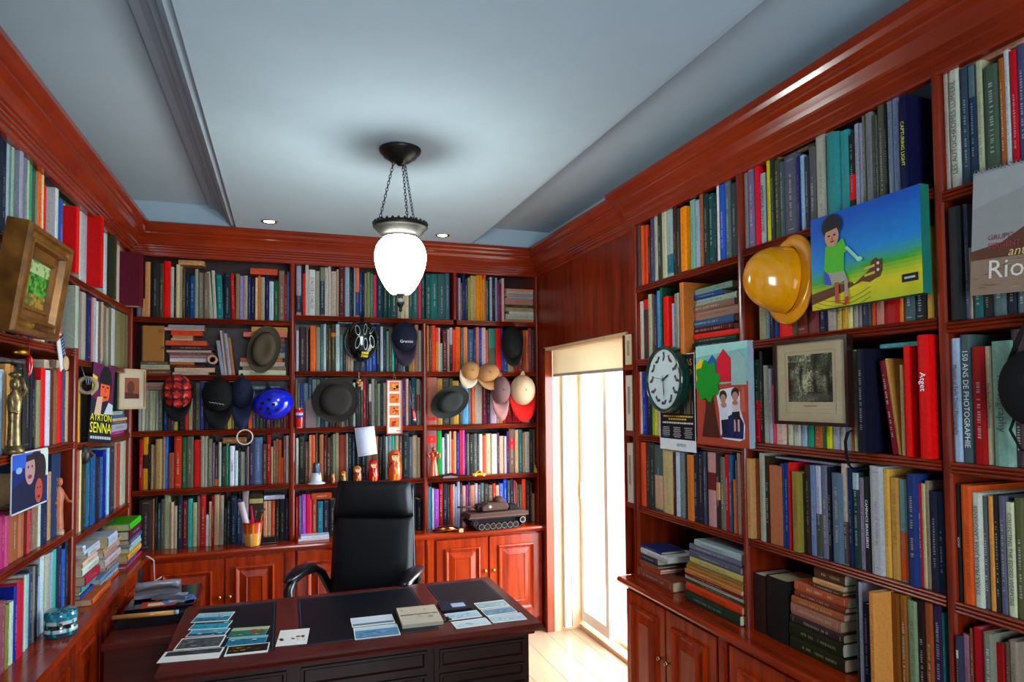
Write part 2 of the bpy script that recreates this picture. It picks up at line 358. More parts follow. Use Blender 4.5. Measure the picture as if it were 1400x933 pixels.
# ------------------------------------------------------------------ base cabinets
CABF = -.088    # cabinet front plane, in front of the shelf plane
def rect_frame(b, wall, s0, s1, z0, z1, w, o_out, o_in, o_base, col=(1, 1, 1)):
    """mitred moulding: outer edge s0..s1/z0..z1, width w, raised from o_base to o_out (outer) and o_in (inner)"""
    def R(i): return [(s0+i, z0+i), (s1-i, z0+i), (s1-i, z1-i), (s0+i, z1-i)]
    rings = [(0, o_base), (0.001, o_out), (w*.35, o_out-.004), (w*.6, o_in), (w, o_base)]
    rows = [[frame_pt(wall, s, o, z) for s, z in R(i)] for i, o in rings]
    b.grid(rows, smooth=False, closed=True)
def cabinet(wall, s0, s1, label, parts_s, knob_pairs=True):
    t = thing('base_cabinet', label, 'cabinet', frame_pt(wall, (s0+s1)/2, CABF+.15, 0), 0, 'mahogany base cabinets')
    bx, by, bz = t.location
    def B(b, name, m, parent): 
        o = b.build(name, m, parent); return o
    inv = Matrix.Translation((-bx, -by, -bz))
    def fin(b, name, m, par, bevel=0):
        b.xform(inv); return b.build(name, m, par, bevel=bevel)
    W_ = wood('cabinet_mahogany', 'z', 'b03606', '7c1e03', .26)
    b = MB()
    def wbox(b, sa, sb, oa, ob, za, zb):
        P = [frame_pt(wall, sa, oa, za), frame_pt(wall, sb, ob, zb)]
        b.box(min(P[0][0], P[1][0]), max(P[0][0], P[1][0]), min(P[0][1], P[1][1]), max(P[0][1], P[1][1]), za, zb)
    wbox(b, s0, s1, CABF+.022, DEP-.02, .07, ZK-.047); wbox(b, s0, s1, CABF+.05, DEP-.02, 0.001, .07)
    fin(b, 'carcass', W_, t)
    b = MB(); wbox(b, s0, s1, CABF+.03, CABF+.05, .002, .08); fin(b, 'plinth', W_, t)
    dz0, dz1 = .095, ZK-.062
    for (a0, a1, kn) in parts_s:
        if kn is None:       # reeded pilaster
            b = MB(); wbox(b, a0+.003, a1-.003, CABF+.004, CABF+.022, .08, ZK-.048)
            for q in (.3, .5, .7):
                sm = a0+(a1-a0)*q; wbox(b, sm-.006, sm+.006, CABF-.001, CABF+.004, .12, ZK-.09)
            fin(b, 'pilaster', W_, t); continue
        b = MB(); wbox(b, a0+.003, a1-.003, CABF, CABF+.0215, dz0, dz1)
        d = fin(b, 'door', W_, t, bevel=.002)
        w = abs(a1-a0); i1 = .16*w; lo, hi = min(a0, a1), max(a0, a1)
        b = MB(); rect_frame(b, wall, lo+i1, hi-i1, dz0+i1, dz1-i1, .03, CABF-.013, CABF-.008, CABF-.0002)
        fin(b, 'moulding', W_, d)
        i2 = i1+.034; i3 = i1+.082
        rows = [[frame_pt(wall, s, o, z) for s, z in ((lo+i, dz0+i), (hi-i, dz0+i), (hi-i, dz1-i), (lo+i, dz1-i))] for i, o in ((i2, CABF-.0002), (i3-.012, CABF-.011), (i3-.008, CABF-.0125), (i3-.004, CABF-.009), (i3, CABF-.009))]
        b = MB(); b.grid(rows, smooth=False, closed=True); b.face(rows[-1][::-1]); fin(b, 'panel', W_, d)
        ks = a1-.028 if kn > 0 else a0+.028
        if kn > 0: ks = max(a0, a1)-.028
        else: ks = min(a0, a1)+.028
        b = MB(); b.lathe([(.006, 0), (.0055, .008), (.012, .014), (.014, .020), (.011, .026), (0, .0285)], 14, axis='z')
        dirv = {'B': Vector((0, -1, 0)), 'L': Vector((1, 0, 0)), 'R': Vector((-1, 0, 0))}[wall]
        Rm = Vector((0, 0, 1)).rotation_difference(dirv).to_matrix().to_4x4()
        b.xform(Matrix.Translation(Vector(frame_pt(wall, ks, CABF, dz0+.42*(dz1-dz0)+.12))) @ Rm); fin(b, 'knob', BRASS, d)
    return t
cabinet('B', -.845, .07, 'mahogany cabinet with raised-panel doors behind the desk telephone', [(-.80, -.37, 1), (-.365, -.005, -1), (0, .07, None)])
cabinet('B', .075, .95, 'mahogany cabinet with raised-panel doors hidden behind the black chair', [(.08, .46, 1), (.465, .87, -1), (.88, .95, None)])
cabinet('B', .955, 1.855, 'mahogany cabinet with two raised-panel doors below the model tank', [(.96, 1.015, None), (1.03, 1.42, 1), (1.43, 1.845, -1)])
cabinet('L', -2.78, -1.92, 'mahogany cabinet with raised-panel doors, end one of the gilt painting wall', [(-2.76, -2.36, 1), (-2.35, -1.93, -1)])
cabinet('L', -1.915, -1.06, 'mahogany cabinet with raised-panel doors under the painted tin', [(-1.90, -1.51, 1), (-1.50, -1.13, -1), (-1.12, -1.06, None)])
cabinet('L', -1.055, -.10, 'mahogany cabinet with raised-panel doors under the leaning stacks of books', [(-1.05, -.62, 1), (-.61, -.20, -1)])
cabinet('R', -2.44, -1.58, 'mahogany cabinet with brass-knobbed panel doors next to the doorway', [(-1.97, -1.595, -1), (-2.37, -1.98, 1), (-2.435, -2.38, None)])
cabinet('R', -3.36, -2.445, 'mahogany cabinet with panel doors under the old leather volumes', [(-2.87, -2.455, -1), (-3.30, -2.88, 1), (-3.355, -3.305, None)])
cabinet('R', -4.30, -3.365, 'mahogany cabinet with panel doors under the calendar bay', [(-3.80, -3.38, -1), (-4.25, -3.81, 1)])
# narrow open shelf between the door and the bookcase
ns = thing('narrow_shelf', 'narrow mahogany shelf unit squeezed between the glazed door and the bookcase', 'shelf', (XD-.03, -1.50, 0))
MB().box(-.015, .03, -.060, -.048, .75, 2.1).build('side_panel', WZ, ns)
MB().box(-.015, .03, .048, .060, .75, 2.1).build('side_panel', WZ, ns)
for z in (1.16, 1.56, 1.93): MB().box(-.012, .03, -.048, .048, z-.03, z).build('shelf', WY, ns)
for i, (z, h, c, w) in enumerate(((1.16, .33, 'c9b9a4', .03), (1.56, .31, 'd4c6ac', .034), (1.93, .17, 'cbbc9a', .036))):
    o = MB().box(-.012, .028, -w, w, z+.001, z+h, hexc(c)).box(-.0128, -.012, -w*.4, w*.4, z+h*.3, z+h*.8, hexc('9a8b76')).build('book', BOOKM, None, (XD-.03, -1.50, 0))
    tag(o, 'cream book, %s one in the narrow shelf beside the glazed door' % ('lowest', 'middle', 'topmost')[i], 'book')
# ------------------------------------------------------------------ glazed door and what lies outside
def translucent():
    m = bpy.data.materials.new('linen_blind'); m.use_nodes = True; nt = m.node_tree; b = nt.nodes['Principled BSDF']
    b.inputs['Base Color'].default_value = (*hexc('e4d6bc'), 1); b.inputs['Roughness'].default_value = .9
    tr = nt.nodes.new('ShaderNodeBsdfTranslucent'); tr.inputs[0].default_value = (*hexc('e8dcc4'), 1); mx = nt.nodes.new('ShaderNodeMixShader'); mx.inputs[0].default_value = .35
    o = [n for n in nt.nodes if n.type == 'OUTPUT_MATERIAL'][0]
    nt.links.new(b.outputs[0], mx.inputs[1]); nt.links.new(tr.outputs[0], mx.inputs[2]); nt.links.new(mx.outputs[0], o.inputs[0]); return m
BLINDM = translucent()
d1 = struct(MB().box(XD-.012, XD+.045, DY1-.03, DY1+.004, 0, DZ).build('door_1', wood('casing_mahogany', 'z', '9a3c18', '7a2a10', .25)), 'bright glazed sliding door with white frame')
MB().box(XD+.045, XO+.05, DY1-.022, DY1+.004, 0, DZ).build('jamb', CREAM, d1)
MB().box(XD-.012, XO+.05, DY0, DY1, DZ-.02, DZ+.004).build('head', CREAM, d1)
MB().box(XD+.05, XD+.053, DY0, DY1-.03, DZ-.20, DZ-.021).build('blind', BLINDM, d1)
MB().lathe([(.011, -.60), (.011, .60)], 12, axis='x').build('blind_bar', mat('blind_bar_grey', 'a8a298', rough=.6, noise=.05), d1, (XD+.052, (DY0+DY1)/2-.015, DZ-.205), (0, 0, math.pi/2))
MB().box(1.985, 2.035, DY1-.055, DY1-.022, .03, DZ-.02).build('stile', WFRAME, d1)
MB().box(2.045, 2.052, DY1-.03, DY1-.022, .03, DZ-.02).build('seal', mat('rubber_seal', '2a1c24', rough=.8, noise=.1), d1)
def sash(y0, y1, x, w=.055):
    s = MB().box(x, x+.035, y0, y0+w, .06, DZ-.1).box(x, x+.035, y1-w, y1, .06, DZ-.1).box(x, x+.035, y0+w, y1-w, .06, .14).box(x, x+.035, y0+w, y1-w, DZ-.18, DZ-.1).build('sash', WFRAME, d1)
    MB().box(x+.015, x+.019, y0+w, y1-w, .14, DZ-.18).build('pane', GLASS, s)
    MB().box(x-.012, x, (y0+y1)/2 if False else y1-.035, y1-.02, .98, 1.1).build('handle', WFRAME, s)
sash(-.62, -.17, XO+.005, .05)
MB().box(2.12, 2.20, DY0, DY1, -.01, .03).build('threshold', CREAM, d1)
MB().box(2.20, 2.27, DY0, DY1, -.01, .055).build('track', CREAM, d1)
# terrace outside
gr = struct(slab('ground', 2.12, 9, -8, 9, -.12, -.02, mat('terrace_stone', 'c9b9a8', rough=.7, noise=.1, scale=3)), 'sunlit pale terrace outside the door')
ow = thing('garden_wall', 'pale pink rendered wall standing outside the glazed door', 'wall', (3.3, .95, 0))
MB().box(-1.0, .1, -.1, .1, -.02, 3.2).build('render', mat('pink_render', '8e5c50', rough=.9, noise=.1, scale=4), ow)
MB().box(-1.04, .14, -.14, .14, 3.2, 3.28).build('coping', mat('stone_coping', 'b8a89a', rough=.8, noise=.1), ow)
# ================================================================== books
# rows: (bay, row index, wall, crop x, crop y, crop scale, text). Each entry: x0 x1 top colour [options]
#  p<cm> stands proud, l<px> leans, b<y0>:<y1>:<col> band, T<col>:<text> spine title, N no lettering
#  L x0 x1 ytop ybottom colour = lying on top; F x0 x1 ytop ybottom colour = facing out
BK = [
('A', 0, 'B', 185, 350, 6.364, "10 52 395 667;55 80 372 c95;80 127 52 d96;135 205 60 222;207 240 65 443;240 303 45 e00 N;303 333 95 bba;335 352 110 211;352 383 75 dc9;383 408 90 ba8;408 432 110 543;432 468 150 123;470 516 172 147;516 545 115 998;547 590 145 776;592 640 148 765;645 680 140 aa9 l-30;682 710 128 bba l-22;712 765 165 077 l-15;768 832 150 123;838 870 155 b11 l-14;872 905 155 875;907 940 175 98b;942 975 172 a98;980 1002 180 236;1004 1040 190 113;1043 1063 190 db9;1065 1087 172 c60;1089 1125 185 998;1130 1162 165 114;1164 1203 222 bcd;1205 1245 218 153;1248 1298 128 865;1300 1320 165 911;1322 1355 140 27b;L 375 600 55 95 c96;L 1000 1237 110 162 c53"),
('A', 1, 'B', 185, 435, 6.364, "745 778 195 99a l-42;779 799 108 baa l-45;800 812 112 876 l-42;813 838 135 aab l-40;839 868 170 a75 l-40"),
('A', 2, 'B', 185, 510, 6.364, "25 48 165 aaa;50 78 150 bb9;80 116 150 998;118 148 155 aa8;150 173 155 bb9;175 196 152 998;198 232 150 665;245 278 200 147;280 306 250 423;308 331 250 534;333 368 250 aa3;375 430 200 111;432 460 200 e32;462 498 220 a97;500 518 130 322;520 560 85 554;562 598 80 448;600 638 140 223;640 698 140 334;700 733 160 445;735 768 150 223;770 798 150 543;800 833 150 ba4;835 858 150 964;860 898 150 333;900 948 170 556;950 978 150 333;980 1013 150 d52;1015 1043 160 556;1045 1078 180 344;1080 1108 180 443;1110 1138 180 333;1140 1173 180 634;1175 1203 180 433;1205 1238 180 543;1240 1263 180 754;1265 1288 180 433;1290 1313 140 744;1315 1340 130 911;L 60 250 75 100 a76;L 30 250 102 140 a87;L 560 870 68 100 b97;L 990 1260 70 105 567"),
('A', 3, 'B', 185, 590, 6.364, "28 60 70 911;62 108 50 c80 b205:325:311 N;112 130 110 211;132 152 115 875;153 170 120 864;172 232 68 a85;234 258 45 876;260 282 40 36b;284 333 188 843 N;335 403 42 b31;405 438 52 153;440 502 45 554;505 563 75 c11;565 598 40 987;600 626 45 998;628 666 65 665;668 688 100 656;690 720 120 433 b415:480:c62;722 746 95 aa9;748 785 130 233;787 812 108 285;820 861 128 dde T222:LUMIERE;863 891 170 cdd;893 913 150 233;915 953 178 998;955 970 150 324;972 986 130 876;988 1031 80 324;1033 1106 52 568;1108 1140 110 532;1142 1179 28 911;1181 1198 135 ca7;1200 1222 80 865;1223 1243 65 864;1244 1270 75 d52;1271 1287 230 c53;1288 1312 40 854;1313 1350 35 cbb;L 760 970 65 118 853"),
('A', 4, 'B', 185, 665, 6.364, "30 146 125 322;148 163 110 a63;168 188 90 222;190 216 150 244;218 246 115 443;248 303 78 997;305 330 140 ca8;332 360 172 a98;365 406 85 223;408 453 125 612;455 495 110 3a9;497 533 145 aa8;535 563 85 965;565 610 75 b22;612 636 250 ccc;638 660 135 c97;661 682 85 911;684 728 75 b97;730 766 80 987;768 793 200 222;795 823 130 222;825 880 90 123;882 916 115 235;918 928 130 334;930 985 45 988;990 1110 75 321 b110:150:a96;1113 1148 130 c97;1149 1183 130 c97;1185 1215 130 b42;1220 1253 120 221;1255 1303 115 222;1305 1358 110 324;L 300 650 62 80 432;L 1120 1300 50 85 ccd"),
('B', 0, 'B', 395, 350, 7.0, "70 117 95 99a b380:540:334;119 131 72 222;133 155 170 d11 N;157 188 75 bba;190 250 132 ccc T333:O_RIO_DE_J._CARLOS;252 294 145 998;298 340 110 776 b240:560:234;342 376 112 bba;378 402 98 cbb;404 454 148 ba9;456 476 130 a98;478 535 95 522;537 580 105 9ab;582 604 130 233;606 622 110 123;624 636 98 9ab;637 674 112 d75 b345:570:247;676 701 168 148;703 722 160 123;724 745 168 886;748 778 155 885;780 804 170 287;806 838 180 c35;840 898 160 134;900 948 170 033;950 973 165 144;975 1038 170 244;1040 1068 170 987;1070 1108 170 ba8;1110 1148 175 cb9;1150 1183 165 255;1185 1238 165 355;1240 1266 200 c35;1268 1300 165 244"),
('B', 0, 'B', 575, 365, 8.235, "62 118 80 255;120 198 80 266;200 283 80 355;285 328 75 467"),
('B', 1, 'B', 395, 435, 7.0, "66 93 120 aab;96 163 85 322;166 183 90 655;203 256 75 d62;258 300 88 887;302 330 60 466;332 355 58 bcc;357 375 80 344;377 402 95 642;404 447 60 332 b140:180:d72;449 485 60 bcc;487 518 160 577;520 543 200 233;545 563 220 865;565 583 220 b97;585 618 250 a98;620 678 200 233;680 738 200 445;740 768 200 15b;770 793 200 678;795 833 85 14a;835 873 60 122;876 902 82 bbc;904 931 90 133;934 959 125 688;961 984 100 543;986 1009 112 4a9;1011 1038 120 133;1040 1063 200 634;1065 1088 200 377;1090 1113 200 998;1115 1148 200 222;1150 1178 120 b85;1180 1204 120 c96;1206 1242 65 a76;1244 1270 120 aa9;L 470 870 42 58 aab"),
('B', 2, 'B', 395, 505, 7.0, "60 80 100 776;82 104 130 665;106 137 132 248;139 182 135 678;184 221 80 345;223 258 100 788;260 298 100 676;300 338 90 345;340 378 85 667;380 438 100 332;440 498 100 532;500 538 150 998;540 568 150 643;570 611 110 233;613 636 130 aa9;640 664 100 222;666 687 100 445;689 709 110 443 b120:200:ba9;711 737 100 911;739 763 110 322;765 789 140 433 b130:310:bbb;791 821 95 aa9;823 847 110 565;849 875 140 998;877 903 130 233;905 933 132 998;935 985 130 432;987 1035 130 533;1037 1083 130 333;1085 1118 90 225;1120 1146 92 c98;1148 1168 110 344;1170 1220 80 134;1222 1255 95 887 b245:400:832;1257 1275 110 555;F 160 262 290 540 766"),
('B', 3, 'B', 395, 580, 7.0, "64 90 135 bba;92 150 112 222;152 189 170 643;191 214 105 b86;216 249 105 d53;251 275 90 443;290 332 100 a64;334 361 110 511;363 397 130 432;399 417 110 432;419 442 95 786;444 476 75 a97;478 544 105 943 N;546 567 90 998;569 600 90 123;602 638 100 123;640 688 100 122;690 740 110 123;745 798 115 965;800 857 120 a75;859 893 125 222;895 924 110 222;926 944 120 9aa;946 984 110 677;986 1014 110 3a8;1016 1049 110 987;1051 1087 110 643;1089 1148 75 122;1150 1184 125 556;1186 1230 110 ba8;1232 1258 130 ba8"),
('B', 4, 'B', 395, 655, 7.0, "64 91 175 b11;93 118 165 557;120 159 150 94a;161 218 150 c24;221 265 200 942;269 324 218 167;326 384 200 223;386 448 200 222;450 510 210 334;512 580 215 433;582 650 210 222;652 720 205 533;722 800 200 223;802 880 210 544;882 960 205 323;962 1040 200 234;1042 1130 210 422;1132 1222 200 222;1226 1275 200 112;L 220 410 125 185 a42"),
('C', 0, 'B', 575, 365, 8.235, "387 415 120 a48;428 453 125 99a;455 474 180 655;476 502 85 225;504 534 140 334;536 564 125 894;566 631 102 b96;633 672 95 e80;674 700 95 d80;702 713 140 ba8;714 738 80 e62;740 765 155 276;766 780 130 123;782 809 115 aab;811 841 100 223;843 868 125 889;870 893 180 636;895 915 190 811;917 945 130 caa"),
('C', 1, 'B', 575, 435, 8.235, "64 96 80 c73;98 124 90 344;126 171 85 d42;173 200 110 d44 b270:590:c83;202 222 110 cba;224 247 285 9aa;249 301 140 522;303 327 130 b98;329 361 110 aab b300:600:422;363 397 130 e42;399 450 100 e62;452 483 110 455;485 532 105 d85;536 598 130 357;600 626 120 425;628 663 105 b76;665 691 120 24a;693 737 110 caa;739 765 140 b65;771 845 120 487 b340:590:554;849 910 115 d11;912 930 115 149;932 983 300 347;985 1053 400 986;1055 1098 200 a22;1100 1158 200 732;1160 1189 140 b53;1191 1219 140 c74;1221 1253 115 834;1255 1288 135 333;1290 1315 115 823;L 140 540 72 92 bbb"),
('C', 2, 'B', 575, 505, 8.235, "75 188 85 a65 b540:580:c33;190 248 105 b84;250 328 100 443;330 363 110 654;365 433 130 b83;435 473 150 443;475 543 150 59b;545 578 120 966;580 608 120 d63;612 698 110 a98;702 743 150 713;745 788 150 323;790 858 250 b9a;860 888 250 a87;890 928 250 c83;930 968 250 b23;970 1038 140 a12;1040 1098 250 912;1100 1138 250 a12;1140 1168 250 447;1170 1194 110 a87;1196 1228 110 caa;1230 1278 100 434;1280 1318 130 655"),
('C', 3, 'B', 575, 575, 8.235, "78 183 100 855 b170:260:d22;185 240 115 083 N;242 270 195 bcc;272 296 150 445;298 324 155 bba;326 349 125 b98;351 371 215 c42;373 404 125 d85;406 438 140 127;440 467 110 c23;469 499 112 c48;501 521 150 224;523 549 150 655;551 598 160 222;600 638 150 554;640 659 160 335;661 699 155 bba;701 737 170 c53;739 798 150 ba8;800 864 155 bba;866 889 140 534;891 942 178 ca8;944 971 180 caa;973 997 125 325;999 1064 95 754 b205:325:c12;1066 1104 105 b97;1106 1149 100 255;1151 1178 140 975;1180 1229 130 bba;1231 1268 95 333;1270 1290 100 543;L 320 960 98 112 99a"),
('C', 4, 'B', 575, 645, 8.235, "67 89 160 b53;91 127 175 389;129 153 190 aab;155 208 200 94a;210 253 140 911;255 304 140 223;306 333 150 443;335 361 150 c22;363 388 145 a98;390 411 170 99b;413 445 115 99a;447 471 130 533;473 511 160 b88;513 539 150 825;541 558 120 236;560 611 155 b75;613 645 135 a9a;647 678 150 655;680 719 130 566;721 763 140 433;765 813 150 654;815 849 135 a32;851 887 155 c97;889 934 135 56a;936 979 90 14b;981 1011 100 444;1013 1049 90 223;1051 1074 100 933;1076 1087 120 b53;1089 1114 150 244;1116 1144 150 543;1146 1188 85 d42;1190 1238 100 222;1240 1256 120 433;1258 1290 250 964"),
# right bookcase
('R1', 0, 'R', 855, 260, 6.664, "54 74 345 c24;78 136 310 444 N;140 170 322 d52;172 203 318 c42;206 228 420 421;230 262 250 446;264 294 213 aa9;296 330 210 332;333 376 192 bb9;378 434 170 9aa b585:760:167;437 466 150 322;468 499 165 433;501 558 150 e80 p2;562 588 190 354;591 636 85 7a9;638 678 88 9ab;680 710 35 953;713 757 32 133;759 808 30 144;811 837 30 133;839 860 -55 ddd;862 906 -55 25b;909 963 -95 566;966 1020 -70 344"),
('R1', 1, 'R', 845, 360, 6.667, "162 196 360 a22;201 232 348 bba;234 274 330 c22 b420:900:333;276 309 282 aa8;311 332 282 544;334 354 300 324;356 384 250 48b;386 405 222 153;412 461 302 d11 p2 N;463 513 370 9ab;516 545 275 887;547 560 268 bbb;562 600 175 c73 p3"),
('R1', 2, 'R', 845, 470, 6.22, "152 188 240 d42;190 205 240 bbb;207 243 245 239;246 288 245 222;291 304 330 894;306 330 300 cc2;332 352 300 caa;354 400 300 433;402 460 300 655;462 520 300 334"),
('R1', 3, 'R', 855, 600, 6.667, "142 186 35 d53;190 229 32 333;231 266 35 333;268 340 60 455 b335:640:b97;343 434 100 ba7;436 458 130 422;461 500 120 bcd;502 543 130 677;545 560 140 433;563 620 150 c73 p1;623 664 115 223;666 714 120 223;716 742 120 445;744 752 130 122;754 828 130 b88 b310:470:622 N;830 866 140 322 b400:560:c96;868 910 170 665;913 947 148 b12;949 975 150 257;977 984 390 222;986 1010 375 d62;1012 1024 200 655;1026 1056 110 a87;1058 1084 150 732;L 690 970 92 118 965"),
('R2', 0, 'R', 1005, 110, 3.886, "30 44 480 224;46 70 490 777;72 105 450 768;107 132 455 d13;134 164 490 9aa T222:AMERICA_TINTYPE;173 188 420 cb2;190 212 415 232;214 238 420 443;240 262 430 455;264 332 395 556;334 346 400 226;348 373 395 9bc;375 394 400 334;396 430 350 555;434 486 268 aa9;490 553 275 388 p1 N;556 606 262 388 N;609 640 285 222 b500:635:d12;642 665 225 99a;667 682 222 889;684 697 182 665;699 737 165 777;740 752 180 443;754 764 178 555;766 799 115 554;801 814 120 222;816 844 85 9ab;847 877 75 89b;880 916 72 113 p5 Tdd4:CAPTURING_LIGHT;L 110 230 405 420 ba8;L 250 420 320 345 543"),
('R2', 1, 'R', 1010, 300, 4.828, "132 177 350 886;179 204 350 678;206 229 350 223;231 261 350 136;264 351 380 d11 N;353 378 380 543;380 452 200 732;455 523 130 733;526 578 330 113;581 643 330 a98;646 679 330 ca5;681 714 330 c93;716 750 330 dc8;756 789 330 998;791 814 330 877;816 849 330 334;851 877 330 443;879 900 330 c42;902 954 330 b76;957 1058 330 a11 N;1061 1085 330 d72;1087 1158 330 455;1160 1232 330 222;1242 1288 45 c94"),
('R2', 2, 'R', 1025, 440, 4.444, "32 64 230 243 b480:740:d12;66 84 180 222;87 116 265 998;119 138 285 99a;140 158 385 c45;160 213 450 ca9;232 260 470 bb9;263 309 470 bba;312 348 470 9ab;351 386 470 286 N;389 438 470 a53;441 462 470 253;464 498 470 cc2;501 546 470 aab;549 580 470 bba;583 616 470 9ab;619 634 280 d62;637 655 170 cc9;658 702 165 112 p4;866 903 230 712 l-82;905 922 215 b84 l-82;924 945 262 ca7;947 985 145 d11 p2 N;988 1026 145 900 N;1032 1100 78 d11 p4 Tfff:Atget;1103 1132 150 332;1135 1163 200 511;L 790 1025 112 138 5aa"),
('R2', 3, 'R', 1015, 610, 4.24, "20 58 75 b85 p2;60 100 80 842;103 130 42 998 p1;133 162 60 321;226 249 105 247;251 270 100 137;272 287 98 d22;290 334 152 873 p2;336 368 160 221;370 396 110 322;398 428 115 679;430 463 118 aab b395:660:443;465 499 115 667;501 521 125 112;524 579 160 567 p1;582 618 105 ba9 b440:700:544;620 643 130 124;646 684 155 233 b155:255:9aa;687 713 185 767;715 745 180 222 Teee:CAMINHOS_BRASILEIROS;748 822 120 aaa p1;825 862 135 c94;864 917 185 b84;919 962 195 688 b500:780:c52;965 1015 165 236 p2;1018 1048 220 a12 Tfee:PERNAMBUCO_POPULAR;1050 1072 220 ba7;1074 1097 205 876;1099 1140 265 223;1142 1178 270 123;F 165 224 120 500 a64;L 165 590 94 106 aab"),
('R3', 0, 'R', 1280, 50, 4.06, "38 80 200 ba9;82 138 165 bba T333:LES_AUTOCHROMES_LUMIERE;150 190 160 345;192 228 150 234 b150:330:566;232 272 125 aa8;275 358 150 454;362 390 110 952;392 420 65 bbb;424 462 65 b12;464 510 30 446;L 190 487 70 98 c86"),
('R3', 1, 'R', 1280, 220, 4.06, "78 145 250 222 p2 N;150 162 300 aa8;164 188 235 556;190 204 480 b97;206 258 500 255;262 308 520 222;312 388 520 566;392 448 520 223;452 500 520 566"),
('R3', 2, 'R', 1280, 440, 4.443, "82 158 100 9ab T222:Masters_of_Early_Travel_Photography;162 230 78 455 Tddd:150_ANS_DE_PHOTOGRAPHIE;232 306 150 911 p1;312 352 148 ba8 T222:The_Rise_of_Photography;354 468 115 798 p1 T344:Photography;476 540 40 433"),
('R3', 3, 'R', 1280, 630, 4.06, "102 148 130 222 Tddd:GALICIA;150 213 140 c52 p1;216 262 183 bba p1 T333:STARA_PRAHA_JANA_LANGHANSE;268 303 200 555;306 330 200 c84;333 362 195 222;364 398 200 556;402 448 235 bb9 T222:COLLECTING_THE_EDGED_WEAPONS;452 500 210 553"),
('R2', 4, 'R', 1140, 760, 5.385, "176 194 190 233;196 222 205 aab;224 268 360 113;272 318 240 c84 p7;420 498 280 741 N;502 550 290 852;554 628 340 786;632 684 330 211;687 743 350 842;747 816 350 324;818 838 430 177"),
('R3', 4, 'R', 1140, 760, 5.385, "846 935 590 334 p2 b690:750:baa;938 966 600 547;968 1022 590 967;1024 1046 545 842;1048 1118 545 a12 p1 N;1122 1190 580 776 p2;1197 1290 655 911 N;1292 1308 650 543;1311 1380 640 876"),
('R2', 4, 'R', 1000, 700, 1.0, "23.5 46 85 2c1814 N;48 77 92 1a1716 N"),
# left bookcase (photo pixels)
('L1', 0, 'L', 0, 0, 1.0, "-14 -1 150 334;0 9 172 123;9.3 15 186 9ab;15.3 19 200 8a9;19.3 23 212 b95;27 32 195 99a p2;32.3 36.7 207 678;37 39.3 208 bb9;39.7 44 218 397;44.3 48 226 343;48.3 51 234 776;51.3 57 233 d62;57.2 59.3 238 dc9;59.6 63 252 d11;76 80 257 bcc p3;80.4 86.8 273 25a;87 89 278 dca;105 109 283 d11 p6 N;109.4 112 288 bba;112.3 120 290 aab;138.5 142 296 c11 p6;142.4 147 319 bcc;157 160 312 332 p4;160.4 164 327 cba;165 169 338 a86;169.3 172 340 b74;192 197 347 5c1026 p11 N;L 68 108 272 280 231"),
('L1', 1, 'L', 0, 0, 1.0, "5 9 340 aaa;20 23.6 340 333;24 27.7 340 9ab;28 32.5 340 344;33 36.7 340 b12;37 47.5 345 433;48 57.5 350 a86;58 62.7 355 cba;63 66 358 655;66.4 70 360 343;74 85.5 376 c54 p1 b455:458:dca;104 108.5 391 9a9 p5"),
('L1', 2, 'L', 0, 430, 4.445, "0 24 335 bcd;26 37 300 b84;39 63 300 b84;65 79 310 a63;81 99 320 332;101 140 300 222;142 184 305 222;187 214 320 112;224 248 400 886;250 275 325 d11 N;280 307 340 ccd;309 327 350 735;329 352 325 853;354 378 325 d12;380 399 340 346;401 420 345 b97;L 0 200 262 288 444"),
('L1', 3, 'L', 0, 590, 4.66, "0 34 530 a26;36 61 540 b47;63 120 520 953;122 157 520 a64;159 177 500 622;179 201 500 a33;203 216 480 754;218 245 470 865;247 262 470 bcb;265 304 450 124;307 327 260 a86;330 388 140 235"),
('L1', 4, 'L', 0, 730, 4.6, "0 34 430 845;37 60 450 773;62 86 430 bcb;88 106 330 128;108 149 300 b13 p1 N;151 161 265 bcb;163 181 260 8bb;183 203 225 335;206 218 210 776;220 237 205 123;239 250 270 9ac;253 283 140 bcc;285 316 130 aa9;318 332 120 8ab;334 356 100 4a9;359 388 60 224;391 410 100 25a;412 430 45 123;434 463 120 232"),
('L2', 1, 'L', 0, 0, 1.0, "108.7 112 398 877;112.3 118 394 998;118.5 125 400 225;126 128 404 b76;128.3 131.8 407 9ab;132 134.7 412 ccc;135 138.7 412 654;139 141.8 410 a98;142 145 418 765;146 148.7 421 998;149 152.6 420 665;153 157.7 421 bbb;158 165.6 420 775;166 171.7 424 764;172 179.6 427 664;180 184 430 332"),
('L2', 2, 'L', 0, 0, 1.0, "107.5 110 520 c92;111 120 525 332;121 128 525 221;129 135 525 333;166 171 512 154"),
('L2', 3, 'L', 0, 0, 1.0, "102 104.5 610 a97;105.5 108.7 612 965;109 111.7 615 dc9;112 117.8 620 332;118 124 622 268;124.4 131 622 258;131.3 136.7 625 223;137 140.8 625 258;141 146.8 615 128;147 149.8 613 9cd;150 156.8 612 334;157 160.8 605 976;161 164.8 608 a43;165 169.7 604 aa9;170 174.8 602 998;175 183.5 602 997 b621:660:222;184 187 603 9bc"),
]
